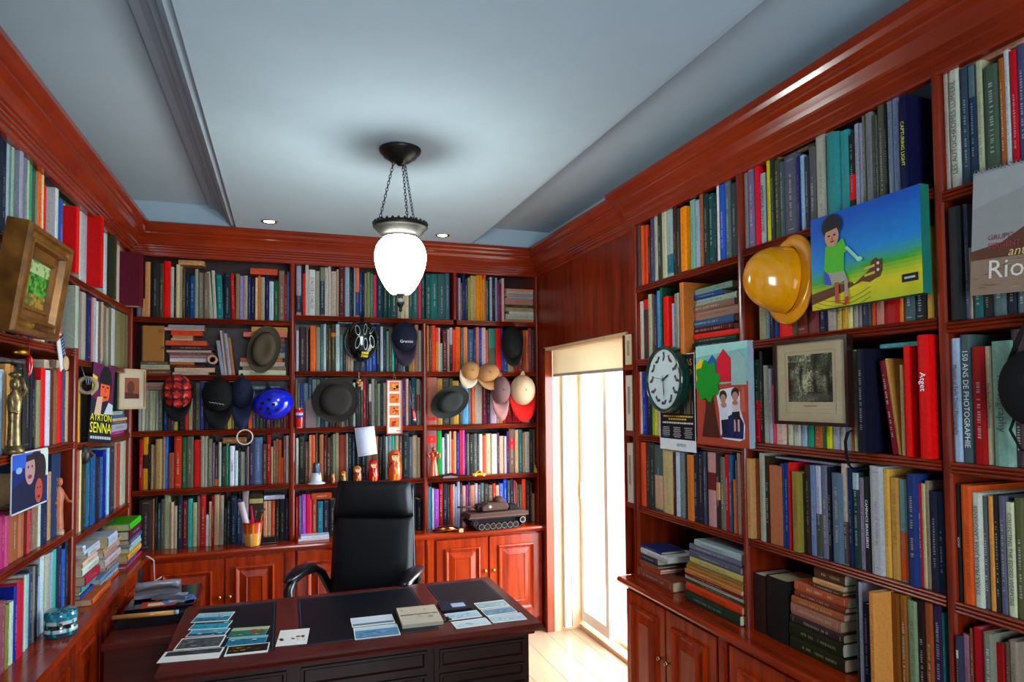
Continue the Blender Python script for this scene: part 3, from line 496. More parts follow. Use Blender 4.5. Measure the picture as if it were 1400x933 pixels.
# lying stacks: bay, row, wall, crop, name for labels, [(x0, x1, thickness cm, colour, proud cm)]
STK = [
('A', 1, 'B', 185, 435, 6.364, 'stack under the tan folder', [(45, 298, 3.6, '743', 0), (45, 298, 3.2, 'aa8', 0), (45, 285, 2.0, '654', 0)]),
('A', 1, 'B', 185, 435, 6.364, 'tall middle stack', [(325, 637, 1.6, 'baa', 0), (340, 690, 2.6, 'ca8', 1), (305, 600, 1.5, '511', 0), (300, 510, 1.6, 'a63', 0), (300, 620, 2.2, 'cbb', 0), (300, 655, 1.9, '977', 0), (290, 680, 1.3, '744', 0), (270, 660, 1.4, 'a98', 0), (310, 680, 2.6, '422', 0), (262, 622, 2.8, 'c53', 0), (310, 500, 1.3, 'c97', 0), (325, 500, 1.5, 'a86', 0), (310, 580, 2.8, 'd42', 0), (250, 600, 1.7, 'b98', 0), (285, 600, 1.6, '99a', 0)]),
('A', 1, 'B', 185, 435, 6.364, 'stack behind the brown trilby', [(900, 1310, 2.8, 'cca', 0), (935, 1310, 2.0, '876', 0), (910, 1300, 2.4, 'ba9', 0), (915, 1280, 2.2, 'c63', 0), (1000, 1300, 3, '998', 0), (1000, 1300, 3, '447', 0), (980, 1300, 2.4, '655', 0), (1000, 1300, 3, '743', 0), (940, 1320, 2.6, 'd76', 0), (1010, 1325, 3, 'c95', 0)]),
('C', 0, 'B', 575, 365, 8.235, 'stack at the doorway end', [(950, 1300, 2.3, 'b75', 0), (960, 1310, 4.0, 'aa9', 0), (1000, 1290, 2.2, 'bba', 0), (960, 1310, 3.2, '986', 0), (960, 1310, 2.0, '332', 0), (950, 1300, 5.0, 'a76', 0), (975, 1290, 1.6, '99a', 0), (960, 1315, 2.4, '987', 0), (970, 1290, 1.5, 'aaa', 0), (960, 1300, 2.0, 'c86', 0)]),
('B', 4, 'B', 395, 655, 7.0, 'pair lying in front of the red books', [(90, 385, 1.6, 'dcc', 9), (115, 385, 1.6, 'ccd', 8)]),
('R1', 1, 'R', 845, 360, 6.667, 'stack behind the house canvas', [(650, 1000, 2.0, 'ccb', 0), (640, 1090, 3.0, '122', 1), (625, 1080, 1.7, '143', 0), (625, 1110, 2.5, 'd32', 1), (615, 1045, 3.2, '511', 0), (625, 1055, 3.4, '357', 0), (665, 1110, 4.0, '976', 0), (612, 1060, 3.0, '865', 0), (612, 1080, 2.9, '9a9', 0), (680, 950, 2.4, '248', 0), (620, 1040, 2.8, '798', 0)]),
('R1', 4, 'R', 850, 720, 6.665, 'low stack by the doorway', [(120, 460, 5.0, '843', 6), (75, 350, 1.2, 'c84', 4), (85, 350, 1.5, 'b33', 4), (110, 330, .8, '665', 4), (110, 320, 3.5, '334', 3), (133, 415, 3.2, 'ccc', 4), (138, 360, 1.5, '236', 4)]),
('R1', 4, 'R', 850, 720, 6.665, 'tall stack below black books', [(575, 1080, 4.4, '232', 6), (585, 1115, 3.6, 'c42', 5), (580, 1115, 1.3, '243', 4), (580, 1110, 1.6, 'aa9', 4), (580, 1115, 1.6, '722', 4), (575, 1115, 2.2, 'b74', 5), (590, 1115, 1.6, 'a73', 4), (600, 1115, 1.5, '863', 4), (620, 1120, 3, 'ba6', 4), (612, 1080, 3, '556', 4), (615, 1075, 2.6, '667', 4), (660, 1085, 3, '9aa', 4)]),
('R2', 4, 'R', 1040, 770, 5.833, 'stack of old leather books', [(235, 665, 5.2, '221', 3), (228, 650, 5.5, '221', 3), (235, 655, 3.6, '322', 3), (240, 630, 5.0, '965', 3), (245, 660, 3, '953', 3), (270, 670, 2.2, '732', 2), (268, 690, 4.2, 'a53', 2), (395, 650, 1.5, '531', 2), (415, 655, 2.2, 'c96', 2), (425, 665, 4.4, '532', 2)]),
('L2', 4, 'L', 95, 690, 5.83, 'nearer stack of three', [(60, 330, 2.4, 'c63', 12), (45, 195, 1.6, '249', 7), (45, 160, 1.2, '9a6', 6), (45, 215, 2.2, '3ab', 7), (45, 245, 3.6, 'a24', 8), (45, 235, 3.0, 'cdc', 7), (45, 225, 2.2, 'dba', 7), (150, 245, 2.8, 'ccc', 7), (45, 240, 1.4, 'bcd', 7), (45, 130, 2.0, 'cde', 7)]),
('L2', 4, 'L', 95, 690, 5.83, 'middle stack of three', [(255, 395, 1.2, 'd52', 9), (250, 390, 1.6, 'aab', 9), (248, 395, 2.0, '79b', 9), (300, 390, 3.2, 'a87', 8), (288, 410, 3.2, 'cbb', 9), (280, 400, 2.6, 'b98', 8), (270, 410, 1.2, 'c96', 8), (315, 385, 4.6, 'bcd', 9)]),
('L2', 4, 'L', 95, 690, 5.83, 'stack of three in the corner', [(455, 575, 1.2, 'b35', 11), (470, 540, 1.6, '248', 11), (470, 575, 2.8, 'd93', 11), (480, 600, 2.0, '9ba', 11), (495, 610, 1.6, 'abd', 11), (485, 605, 2.4, '457', 11), (480, 600, 4.2, '513', 11), (485, 597, 3.2, '4b2', 11)]),
('L2', 2, 'L', 80, 540, 9.333, 'little pile below the small print', [(670, 840, 2.0, 'a37', 2), (680, 880, 4.2, 'aab', 3), (690, 870, 2.0, '754', 2), (695, 875, 1.6, 'cb8', 2), (660, 850, 2.0, '358', 2), (665, 820, 2.2, 'aba', 2)]),
]
BAYN = {'A': 'plaid cap bay', 'B': 'wooden doll bay', 'C': 'model tank bay', 'L1': 'gilt painting bay', 'L2': 'racing magazine bay', 'R1': 'wall clock bay', 'R2': 'yellow helmet bay', 'R3': 'calendar bay'}
ROWN = ['top shelf', 'second shelf', 'third shelf', 'fourth shelf', 'worktop']
ROTZ = {'B': 0, 'L': math.pi/2, 'R': -math.pi/2}
AX = {'B': 1, 'L': 0, 'R': 0}
def plane(wall, off): return off if wall == 'B' else (XL-off if wall == 'L' else XR+off)
def along(wall, P): return P.x if wall == 'B' else P.y
BOUND = {('L1', 0): (-2.73, -.03), ('A', None): (-.928, .025), ('B', 0): (.065, 1.186), ('B', None): (.065, .952), ('C', 0): (1.22, 1.848), ('C', None): (.992, 1.848),
         ('L1', None): (-2.73, -1.188), ('L2', None): (-1.148, -.004), ('R1', None): (-2.452, -1.602), ('R2', None): (-3.346, -2.492), ('R3', None): (-4.28, -3.3775)}
def bounds(bay, row): return BOUND.get((bay, row)) or BOUND[(bay, None)]
CEILZ = {k: [ZT-.01]+[z-.036 for z in v[:4]] for k, v in SH.items()}
brnd = random.Random(11)
def lum(c): return .3*c[0]+.59*c[1]+.11*c[2]
def book_geo(cover, pages, w, h, d, col, flat=False, bands=(), letters=True, seed=0, paper=None):
    """upright book, spine to -y, base centre of the spine at origin"""
    r = random.Random(seed); bt = min(.0028, w*.14); b = min(.005, .16*w)
    xs = [(-w/2, d), (-w/2, b), (-w/4, b*.25), (w/4, b*.25), (w/2, b), (w/2, d)]
    ins = [(-w/2+bt, d), (-w/2+bt, b+bt), (-w/4, b*.25+bt), (w/4, b*.25+bt), (w/2-bt, b+bt), (w/2-bt, d)]
    for i in range(5):
        (x0, y0), (x1, y1) = xs[i], xs[i+1]; (a0, c0), (a1, c1) = ins[i], ins[i+1]
        cover.face(((x0, y0, 0), (x1, y1, 0), (x1, y1, h), (x0, y0, h)), col)
        cover.face(((x0, y0, h), (x1, y1, h), (a1, c1, h), (a0, c0, h)), col)
        cover.face(((x0, y0, 0), (a0, c0, 0), (a1, c1, 0), (x1, y1, 0)), col)
        if i in (0, 4): cover.face(((a0, c0, 0), (a0, c0, h), (a1, c1, h), (a1, c1, 0)), col)
    for i, j in ((0, 0), (5, 5)):
        cover.face(((xs[i][0], d, 0), (xs[i][0], d, h), (ins[j][0], d, h), (ins[j][0], d, 0)), col)
    pc = paper or r.choice([hexc('cdbf9e'), hexc('d6ccb6'), hexc('b9a680'), hexc('c8b088')])
    e = .003
    pages.box(-w/2+bt, w/2-bt, b+bt, d-.003, e, h-e, pc)
    f = b*.25-.0004
    for z0, z1, bc in bands:
        cover.face(((-w*.26, f, z0), (w*.26, f, z0), (w*.26, f, z1), (-w*.26, f, z1)), bc)
        for sg in (-1, 1):
            cover.face(((sg*w*.26, f, z0), (sg*w*.499, b-.0004, z0), (sg*w*.499, b-.0004, z1), (sg*w*.26, f, z1)), bc)
    if letters:
        L_ = lum(col); ink = hexc(r.choice(['e8e2d0', 'd8c890', 'cfcfcf'])) if L_ < .18 else hexc(r.choice(['2a2420', '1c1c24', '5a1c14']))
        k = .38 if L_ > .03 else .28
        ink = tuple(ink[i]*k+col[i]*(1-k) for i in range(3))
        hw = min(w*.17, .006); z = h*r.uniform(.12, .3); ze = h*r.uniform(.62, .92); n = 0
        while z < ze and n < 30:
            dz = r.uniform(.002, .0055)
            if r.random() > .2: cover.face(((-hw*r.uniform(.6, 1), f-.0003, z), (hw*r.uniform(.6, 1), f-.0003, z), (hw*r.uniform(.6, 1), f-.0003, z+dz), (-hw*r.uniform(.6, 1), f-.0003, z+dz)), ink)
            z += dz+r.uniform(.002, .004); n += 1
        if w > .03 and r.random() < .5:      # ruled bands on thick spines
            for q in (.06, .94): cover.face(((-w*.25, f-.0003, h*q), (w*.25, f-.0003, h*q), (w*.25, f-.0003, h*q+.003), (-w*.25, f-.0003, h*q+.003)), ink)
def lay_down(mb, h):
    """turn the upright book on its side: height along x, thickness along z, spine still to -y"""
    mb.v = [(z-h/2, y, x) for x, y, z in mb.v]
ITEMS = []
def colname(c):
    import colorsys
    s = [x**(1/2.2) for x in c]; hh, ss, vv = colorsys.rgb_to_hsv(*s); hh *= 360
    if vv < .2: return 'black'
    if ss < .18: return 'white' if vv > .82 else ('pale grey' if vv > .66 else ('grey' if vv > .42 else 'charcoal'))
    if hh < 14 or hh >= 340: return ('dark red' if vv < .62 else 'bright red') if ss > .5 else ('maroon' if vv < .5 else 'rose')
    if hh < 48:
        if ss > .6 and vv > .72: return 'orange' if hh < 38 else 'golden'
        return 'dark brown' if vv < .36 else ('brown' if vv < .62 else ('tan' if vv < .78 else 'cream'))
    if hh < 75: return 'yellow' if ss > .55 and vv > .6 else ('olive' if vv < .66 else 'cream')
    if hh < 165: return 'dark green' if vv < .45 else ('green' if ss > .3 else 'sage')
    if hh < 195: return 'dark teal' if vv < .42 else 'teal'
    if hh < 262: return 'navy' if vv < .42 else ('blue' if ss > .35 else 'pale blue')
    return 'dark purple' if vv < .4 else ('purple' if hh < 310 else 'magenta')
SAT = 1.0
def bookcol(h):
    import colorsys
    h = ''.join(c*2 for c in h) if len(h) == 3 else h
    r, g, b = (int(h[i:i+2], 16)/255 for i in (0, 2, 4)); hh, ss, vv = colorsys.rgb_to_hsv(r, g, b)
    return lin(colorsys.hsv_to_rgb(hh, min(1, ss*1.05), min(1, vv*1.0)))
def add_upright(bay, row, wall, ox, oy, s, tok, order):
    x0, x1, top = float(tok[0]), float(tok[1]), float(tok[2]); col = bookcol(tok[3]); opt = tok[4:]
    prot = 0; lean = 0; bands = []; title = None; letters = True
    for o in opt:
        if o[0] == 'p': prot = float(o[1:])/100
        elif o[0] == 'l': lean = float(o[1:])
        elif o[0] == 'b': bands.append(o[1:].split(':'))
        elif o[0] == 'T': title = o[1:].split(':', 1); letters = False
        elif o == 'N': letters = False
    off = {'B': .022, 'L': .012, 'R': .004}[wall]+brnd.random()*(.012 if wall != 'R' else .007)-prot
    if wall == 'B': off += .012
    ax, val = AX[wall], plane(wall, off)
    u0, u1, v = ox+x0/s, ox+x1/s, oy+top/s
    um = (u0+u1)/2
    z0 = SH[bay][row]; zb = z0+.001
    vb = to_px(_pt(wall, along(wall, PX(um, v, ax, val)), off, zb))[1]
    a = along(wall, PX(u0, vb, ax, val)); b = along(wall, PX(u1, vb, ax, val))
    lo, hi = bounds(bay, row); a, b = min(max(min(a, b), lo), hi), min(max(max(a, b), lo), hi)
    w = b-a-.0006
    if w < .003: return
    c = (a+b)/2
    P = _pt(wall, c, off, zb)
    zt = PX(um, v, ax, val).z
    h = min(max(zt-zb, .10), CEILZ[bay][row]-zb-.004)
    d = min(max(h*.72, .12), DEP-.012-off)
    bb = []
    for y0, y1, bc in bands:
        za = PX(um, oy+float(y1)/s, ax, val).z-zb; zc = PX(um, oy+float(y0)/s, ax, val).z-zb
        bb.append((max(za, .002), min(zc, h-.002), bookcol(bc)))
    ry = 0
    if lean: ry = math.atan((lean/s)/(max(1, (vb-v))))
    ITEMS.append(dict(kind='up', bay=bay, row=row, wall=wall, P=P, w=w, h=h, d=d, col=col, bands=bb, title=title, letters=letters, ry=ry, lift=abs(math.sin(ry))*w/2,
                      px=max(1, (u1-u0))*max(1, vb-v), order=um, seed=len(ITEMS)))
def _pt(wall, s, off, z): return Vector(frame_pt(wall, s, off, z))
def add_lying(bay, row, wall, u0, u1, zb, th, col, prot, stack, k, on=None):
    off = .03+brnd.random()*.012-prot; ax, val = AX[wall], plane(wall, off)
    um = (u0+u1)/2
    vb = 500
    for _ in range(3): vb = to_px(_pt(wall, along(wall, PX(um, vb, ax, val)), off, zb))[1]
    a = along(wall, PX(u0, vb, ax, val)); b = along(wall, PX(u1, vb, ax, val)); a, b = min(a, b), max(a, b)
    lo, hi = bounds(bay, row); a, b = max(a, lo+.002), min(b, hi-.002)
    h = b-a
    if h < .03: return
    d = min(max(.7*h, .13), DEP-.03-off) if h < .33 else min(.22, DEP-.03-off)
    ITEMS.append(dict(kind='lie', bay=bay, row=row, wall=wall, P=_pt(wall, (a+b)/2, off, zb), w=th, h=h, d=d, col=col, bands=[], title=None, letters=True, ry=0, lift=0,
                      px=(u1-u0)*th*240, order=um, seed=len(ITEMS), stack=stack, k=k))
for bay, row, wall, ox, oy, s, txt in BK:
    start = len(ITEMS); lies = []
    for i, e in enumerate(txt.split(';')):
        tok = e.split()
        if tok[0] == 'L': lies.append(tok[1:]); continue
        if tok[0] == 'F':
            x0, x1, yt, yb = map(float, tok[1:5]); off = -.012 if wall == 'B' else .004; ax, val = AX[wall], plane(wall, off)
            um = ox+(x0+x1)/2/s
            P0 = PX(ox+x0/s, oy+yb/s, ax, val); P1 = PX(ox+x1/s, oy+yt/s, ax, val); z0 = SH[bay][row]+.001
            w = abs(along(wall, P1)-along(wall, P0)); c = (along(wall, P1)+along(wall, P0))/2
            ITEMS.append(dict(kind='face', bay=bay, row=row, wall=wall, P=_pt(wall, c, off, z0), w=w, h=P1.z-z0, d=.018, col=bookcol(tok[5]), bands=[], title=None, letters=False, ry=0, lift=0, px=(x1-x0)*(yb-yt)/s/s, order=um, seed=len(ITEMS)))
            continue
        add_upright(bay, row, wall, ox, oy, s, tok, i)
    ups = [q for q in ITEMS[start:] if q['kind'] == 'up']
    for k, t in enumerate(lies):
        u0, u1 = ox+float(t[0])/s, ox+float(t[1])/s; ax, val = AX[wall], plane(wall, .03)
        under = [q['P'].z+q['h'] for q in ups if u0-2 < q['order'] < u1+2] or [SH[bay][row]]
        zb = max(under)+.001
        for q in ITEMS[start:]:
            if q['kind'] == 'lie' and q['order'] > u0 and q['order'] < u1: zb = max(zb, q['P'].z+q['w']+.001)
        th = max(.008, PX((u0+u1)/2, oy+float(t[2])/s, ax, val).z-PX((u0+u1)/2, oy+float(t[3])/s, ax, val).z)
        th = min(th, CEILZ[bay][row]-zb-.003)
        if th > .004: add_lying(bay, row, wall, u0, u1, zb, th, bookcol(t[4]), 0, None, k)
for bay, row, wall, ox, oy, s, nm, lst in STK:
    z = SH[bay][row]+.001
    room = CEILZ[bay][row]-z-.006; tot = sum(q[2] for q in lst)/100
    kk = min(1, room/tot)
    if bay == 'A' and 'folder' not in nm: kk = min(.335, room)/tot
    if bay == 'L2' and row == 4: kk = min(1.25, room/tot)
    for k, (x0, x1, th, c, pr) in enumerate(lst):
        add_lying(bay, row, wall, ox+x0/s, ox+x1/s, z, th/100*kk-.0006, bookcol(c), pr/100, nm, k); z += th/100*kk
# leather pair and stack get the darker cloth; choose the 300 that show largest as single books
rank = sorted(range(len(ITEMS)), key=lambda i: -ITEMS[i]['px'])
single = set(rank[:297])
ORD = ['first', 'second', 'third', 'fourth', 'fifth', 'sixth', 'seventh', 'eighth', 'ninth', 'tenth', 'eleventh', 'twelfth']
def nth(n):
    if n <= 12: return ORD[n-1]
    return '%d%s' % (n, 'th' if 10 <= n % 100 <= 20 else {1: 'st', 2: 'nd', 3: 'rd'}.get(n % 10, 'th'))
# order along each shelf, counted from the doorway (or from the corner behind the telephone on the gilt-painting wall)
posn = {}
from collections import defaultdict
rows_ = defaultdict(list)
for i, q in enumerate(ITEMS):
    if q['kind'] == 'up': rows_[(q['bay'], q['row'])].append(i)
for k, ids in rows_.items():
    ids.sort(key=lambda i: ITEMS[i]['order'], reverse=k[0] in 'ABC' or k[0][0] == 'L')
    for n, i in enumerate(ids): posn[i] = n+1
rest_c, rest_p = MB(), MB()
used_labels = set()
for i, q in enumerate(ITEMS):
    cv, pg = MB(), MB()
    if q['kind'] == 'face':
        w, h, d = q['w'], q['h'], q['d']
        cv.box(-w/2, w/2, 0, .003, 0, h, q['col']).box(-w/2, w/2, d-.003, d, 0, h, q['col']).box(-w/2, -w/2+.003, .003, d-.003, 0, h, q['col'])
        pg.box(-w/2+.003, w/2-.004, .003, d-.003, .003, h-.003, hexc('cdbf9e'))
    else:
        book_geo(cv, pg, q['w'], q['h'], q['d'], q['col'], bands=q['bands'], letters=q['letters'], seed=q['seed'])
        if q['kind'] == 'lie': lay_down(cv, q['h']); lay_down(pg, q['h']); [mb.xform(Matrix.Translation((0, 0, q['w']/2))) for mb in (cv, pg)]
    loc = Vector(q['P']); loc.z += q['lift']
    rot = (0, q['ry'], ROTZ[q['wall']])
    if i not in single and not q['title']:
        M = Matrix.Translation(loc) @ Matrix.Rotation(rot[2], 4, 'Z') @ Matrix.Rotation(rot[1], 4, 'Y')
        cv.xform(M); pg.xform(M)
        for src, dst in ((cv, rest_c), (pg, rest_c)):
            n = len(dst.v); dst.v += src.v; dst.f += [tuple(a+n for a in f) for f in src.f]; dst.c += src.c; dst.m += src.m; dst.sm += src.sm
        continue
    o = cv.build('book', BOOKM, None, loc, rot)
    pg.build('pages', PRINTM, o)
    cn = colname(q['col']); cm = q['w']*100
    size = 'thin' if cm < 1.5 else ('thick' if cm > 4 else ('tall' if q['h'] > .29 else ('small' if q['h'] < .21 else 'medium-sized')))
    bayn, rown = BAYN[q['bay']], ROWN[q['row']]
    if q['kind'] == 'up':
        end = 'from the telephone corner' if q['bay'][0] == 'L' else ('from the doorway' if q['bay'] in ('R1', 'C') else 'from doorway-side post')
        if q['bay'] in 'AB': end = 'from doorway-side post'
        ex = 'leaning ' if q['ry'] else ''
        lab = '%s %s%s book, %s %s, %s, %s' % (size, ex, cn, nth(posn[i]), end, rown, bayn)
    elif q['kind'] == 'face':
        lab = '%s book facing cover outwards, %s, %s' % (cn, rown, bayn)
    else:
        size = 'thin' if cm < 1.7 else ('thick' if cm > 3.3 else 'slim')
        if q.get('stack'): lab = '%s %s book, %s from bottom of %s, %s' % (size, cn, nth(q['k']+1), q['stack'], bayn)
        else: lab = '%s %s book laid flat over upright books, %s, %s' % (size, cn, rown, bayn)
    if len(lab.split()) > 16: print('LONG', lab)
    if lab in used_labels: print('DUP', lab); lab += ', upper one'
    used_labels.add(lab)
    tag(o, lab, 'book', 'books on the shelves')
    if q['title']:
        tc, tx = q['title']; tx = tx.replace('_', ' ')
        size = min(q['w']*.72, .03); n = len(tx); run = size*.62*n; lim = q['h']*.84
        if run > lim: sx = max(.35, lim/run)
        else: sx = 1
        if run > lim and sx < .55: size *= .8; sx = max(.4, lim/(size*.62*n))
        up = tx in ('LES AUTOCHROMES LUMIERE', 'STARA PRAHA JANA LANGHANSE', 'GALICIA')
        # text x axis runs down the spine (or up), text y axis across it
        if up: M = Matrix(((0, -1, 0, 0), (0, 0, -1, -.0012), (1, 0, 0, q['h']*.5), (0, 0, 0, 1)))
        else: M = Matrix(((0, 1, 0, 0), (0, 0, -1, -.0012), (-1, 0, 0, q['h']*(.5 if tx != 'Atget' else .62)), (0, 0, 0, 1)))
        text_mesh(tx, size, 'title', o, M, inkmat(tc), sx=sx)
ro = rest_c.build('books', BOOKM); tag(ro, 'rows of small book spines filling the remaining shelf space', 'books'); ro['kind'] = 'stuff'
print('BOOKS', len(ITEMS), 'single', len(single))

vb_ = [o for o in bpy.data.objects if o.get('category') == 'book' and abs(o.location.x-(XL+.04)) < .012 and 1.99 < o.location.z < 2.0]
if vb_:
    o = max(vb_, key=lambda q: q.location.y); r = random.Random(9); b = MB(); wv = max(abs(v.co.x) for v in o.data.vertices); hv = max(v.co.z for v in o.data.vertices)
    for i in range(9):
        z = .012
        while z < hv-.02:
            dz = r.uniform(.006, .016); y0 = .006+i*.017
            if r.random() > .25: b.face(((-wv-.0005, y0, z), (-wv-.0005, y0+.011, z), (-wv-.0005, y0+.011, z+dz), (-wv-.0005, y0, z+dz)), hexc('1c1e20'))
            z += dz+.004
    b.build('cover_lettering', PRINTM, o)
# ================================================================== objects hung on and standing in the bookcase behind the chair
def mpp(P): return (Vector(P)-CAM).dot(FW)/F       # metres per photo pixel at P
def dome(b, rx, rz, dep, n=28, m=10, y0=0.0, col=(1, 1, 1), colfn=None, cx=0, cz=0, power=1.0, sag=0.0):
    rows = []
    for i in range(m+1):
        a = i/m*math.pi/2; r = math.cos(a)**power
        rows.append([(cx+rx*r*math.cos(2*math.pi*k/n), y0-dep*math.sin(a), cz+rz*r*math.sin(2*math.pi*k/n)-sag*math.sin(a)) for k in range(n)])
    i0 = len(b.f); b.grid(rows, col, smooth=True, closed=True)
    if colfn:
        for j in range(i0, len(b.f)):
            f = b.f[j]; x = sum(b.v[v][0] for v in f)/4; z = sum(b.v[v][2] for v in f)/4; b.c[j] = colfn(x, z)
    return b
def visor(b, rx, rz, length, col, y0=0.0, out=.03, a0=200, a1=340, th=.004, cz=0, widen=1.05):
    """curved peak hanging below a crown of radii rx, rz"""
    rows = [[], []]; n = 14
    for k in range(n+1):
        a = math.radians(a0+(a1-a0)*k/n); q = math.sin(math.pi*k/n)**.6
        x, z = rx*math.cos(a), rz*math.sin(a)+cz
        rows[0].append((x, y0, z)); rows[1].append((x*widen, y0-out*q, z-length*q))
    mid = [((p[0]+q[0])/2, (p[1]+q[1])/2-.008, (p[2]+q[2])/2) for p, q in zip(*rows)]
    top = [rows[0], mid, rows[1]]; bot = [[(x, y+th, z) for x, y, z in r] for r in top]
    b.grid(top, col); b.grid(bot[::-1], col); b.grid([top[2], bot[2]], col); b.grid([top[0], bot[0]], col)
    return b
def cap(label, u0, u1, v0, v1, cc, cv, frac=.62, Y=-.035, dep=.085, peak=False, colfn=None, tilt=0, script=None, widen=1.05, lmat=MATTM):
    um = (u0+u1)/2; P = PX(um, (v0+v1)/2, 1, Y); k = mpp(P)
    w = (u1-u0)*k/2; H_ = (v1-v0)*k; rz = H_*frac/2; cz = H_/2-rz
    t = thing('cap', label, 'cap', P, 0, 'caps and hats hung on the shelves'); t.rotation_euler = (0, math.radians(tilt), 0)
    b = dome(MB(), w*.96, rz, dep, col=hexc(cc), colfn=colfn, cz=cz, power=.8); b.lathe([(.004, 0), (.007, -.003), (0, -.007)], 10, hexc(cc), ctr=(0, -dep, cz), axis='y')
    b.build('crown', lmat, t)
    visor(MB(), w*.92, rz*.95, H_-2*rz*.86, hexc(cv), out=.035, cz=cz, widen=widen).build('visor', lmat, t)
    if peak:
        b = MB(); b.prism([(-w*.3, cz+rz*.75), (w*.3, cz+rz*.75), (w*.07, cz+rz*1.25), (-w*.07, cz+rz*1.25)], -.012, .004, 'y', hexc(cc)); b.build('strap', lmat, t)
    MB().tube([(0, .03, H_/2-.02), (0, .0, H_/2-.006), (0, -.012, H_/2-.015)], .0025, 6, hexc('333')).build('hook', METALM, t)
    if script:
        tx, sz, ink, dz = script
        yy = -dep*.8
        text_mesh(tx, sz, 'lettering', t, Matrix.Translation((0, yy-.016, cz+dz)) @ Matrix.Rotation(math.radians(90), 4, 'X'), inkmat(ink))
    return t
def brim_hat(label, uc, vc, ru, rv, tilt, col, crown=.62, dep=.10, Y=-.03, band=None, dent=.012, name='hat', m=MATTM):
    P = PX(uc, vc, 1, Y); k = mpp(P); rx, rz = ru*k, rv*k
    t = thing(name, label, 'hat', P, 0, 'caps and hats hung on the shelves'); t.rotation_euler = (0, math.radians(tilt), 0)
    c = hexc(col); n = 36; b = MB(); rows = []
    for r, y in ((crown*.97, -.002), (crown*1.06, -.006), (.84, -.004), (.97, -.014), (1.0, -.016), (.985, -.009), (.85, .001), (crown, .003)):
        rows.append([(rx*r*math.cos(2*math.pi*j/n), y, rz*r*math.sin(2*math.pi*j/n)) for j in range(n)])
    b.grid(rows, c, closed=True); b.build('brim', m, t)
    b = MB(); rows = []
    for r, y in ((1, -.003), (.985, -dep*.35), (.94, -dep*.7), (.84, -dep*.93), (.66, -dep), (.4, -dep+dent*.5), (.18, -dep+dent), (0.001, -dep+dent*1.1)):
        rows.append([(rx*crown*r*math.cos(2*math.pi*j/n), y, rz*crown*r*math.sin(2*math.pi*j/n)) for j in range(n)])
    b.grid(rows, c, closed=True); b.build('crown', m, t)
    if band:
        b = MB(); b.grid([[(rx*crown*1.012*math.cos(2*math.pi*j/n), y, rz*crown*1.012*math.sin(2*math.pi*j/n)) for j in range(n)] for y in (-.008, -.03)], hexc(band), closed=True); b.build('hat_band', m, t)
    return t
brim_hat('brown felt trilby hung in front of the lying books, plaid cap bay', 361, 478, 21, 33, 14, '4a4030', crown=.72, dep=.10, band='3a3226')
def plaid(x, z):
    a = int((x+1)/.018) % 3; d = int((z+1)/.018) % 3
    if a == 0 and d == 0: return hexc('1c0a0a')
    if a == 0 or d == 0: return hexc('5a1212')
    if a == 1 and d == 1: return hexc('e0584a')
    return hexc('b8201c')
cap('red plaid cap with a black peak hung among the pale spines', 223, 263, 512, 571, 'b22', '0c0a0b', frac=.80, dep=.07, colfn=plaid)
cap('black cap with a small script badge beside the navy cap', 277, 320, 517, 583, '090a0c', '08090b', frac=.70, dep=.09, peak=True)
MB().tube([(-.05+.007*i, -.094-.002*math.sin(i*.3), .0+.004*math.sin(i*2.3)-.0012*i) for i in range(14)], .0012, 5, hexc('c9c9c9')).build('script_badge', PRINTM, [o for o in bpy.data.objects if o.get('label', '').startswith('black cap with a small')][0])
cap('plain navy cap hung between the black cap and blue helmet', 315, 346, 516, 581, '141a33', '1a2240', frac=.66, dep=.085, peak=True, Y=-.02)
# cycle helmets
def helmet(label, uc, vc, ru, rv, tilt, col, ventcol, vents, rim=None, dep=.13, Y=-.03, badge=None):
    P = PX(uc, vc, 1, Y); k = mpp(P); rx, rz = ru*k, rv*k
    t = thing('cycle_helmet', label, 'helmet', P, 0, 'cycle helmets hung on the shelves'); t.rotation_euler = (0, math.radians(tilt), 0)
    b = dome(MB(), rx, rz, dep, 36, 12, col=hexc(col), power=.75); b.grid([[(rx*q*math.cos(2*math.pi*j/36), y, rz*q*math.sin(2*math.pi*j/36)) for j in range(36)] for q, y in ((1, 0), (1.02, .012), (.97, .02))], hexc(col), closed=True)
    b.build('shell', GLOSSM, t)
    def on(x, z, lift=.0):      # point on the dome over (x,z)
        q = min(.999, math.sqrt((x/rx)**2+(z/rz)**2)); a = math.acos(q**(1/.75)); return (x, -dep*math.sin(a)-lift, z)
    for (cx, cz, a, bb, ang) in vents:
        ca, sa = math.cos(math.radians(ang)), math.sin(math.radians(ang)); n = 14
        def ring(s, lift): return [on(rx*(cx+(a*s*math.cos(2*math.pi*j/n)*ca-bb*s*math.sin(2*math.pi*j/n)*sa)), rz*(cz+(a*s*math.cos(2*math.pi*j/n)*sa+bb*s*math.sin(2*math.pi*j/n)*ca)), lift) for j in range(n)]
        v = MB(); v.grid([ring(1, .0012), ring(.55, .0016), ring(.02, .0018)], hexc(ventcol), closed=True); vo = v.build('vent', MATTM, t)
        if rim: v = MB(); v.grid([ring(1.22, .0016), ring(1.0, .003)], hexc(rim), closed=True); v.build('rim', GLOSSM, vo)
    if badge:
        v = MB(); r = random.Random(5)
        for row in range(2):
            for q in range(4):
                x0 = rx*(-.02+q*.11); z0 = rz*(-.66-row*.14)
                v.face([on(x0, z0, .003), on(x0+rx*.085, z0, .003), on(x0+rx*.085, z0+rz*.10, .003), on(x0, z0+rz*.10, .003)], hexc(badge))
        v.build('badge', PRINTM, t)
    MB().prism([(-rx*.22, rz*.8), (rx*.12, rz*.8), (0, rz*1.5), (-.004, rz*1.5)], .0, .008, 'y', hexc('0b0b0d')).build('chin_strap', MATTM, t)
    return t
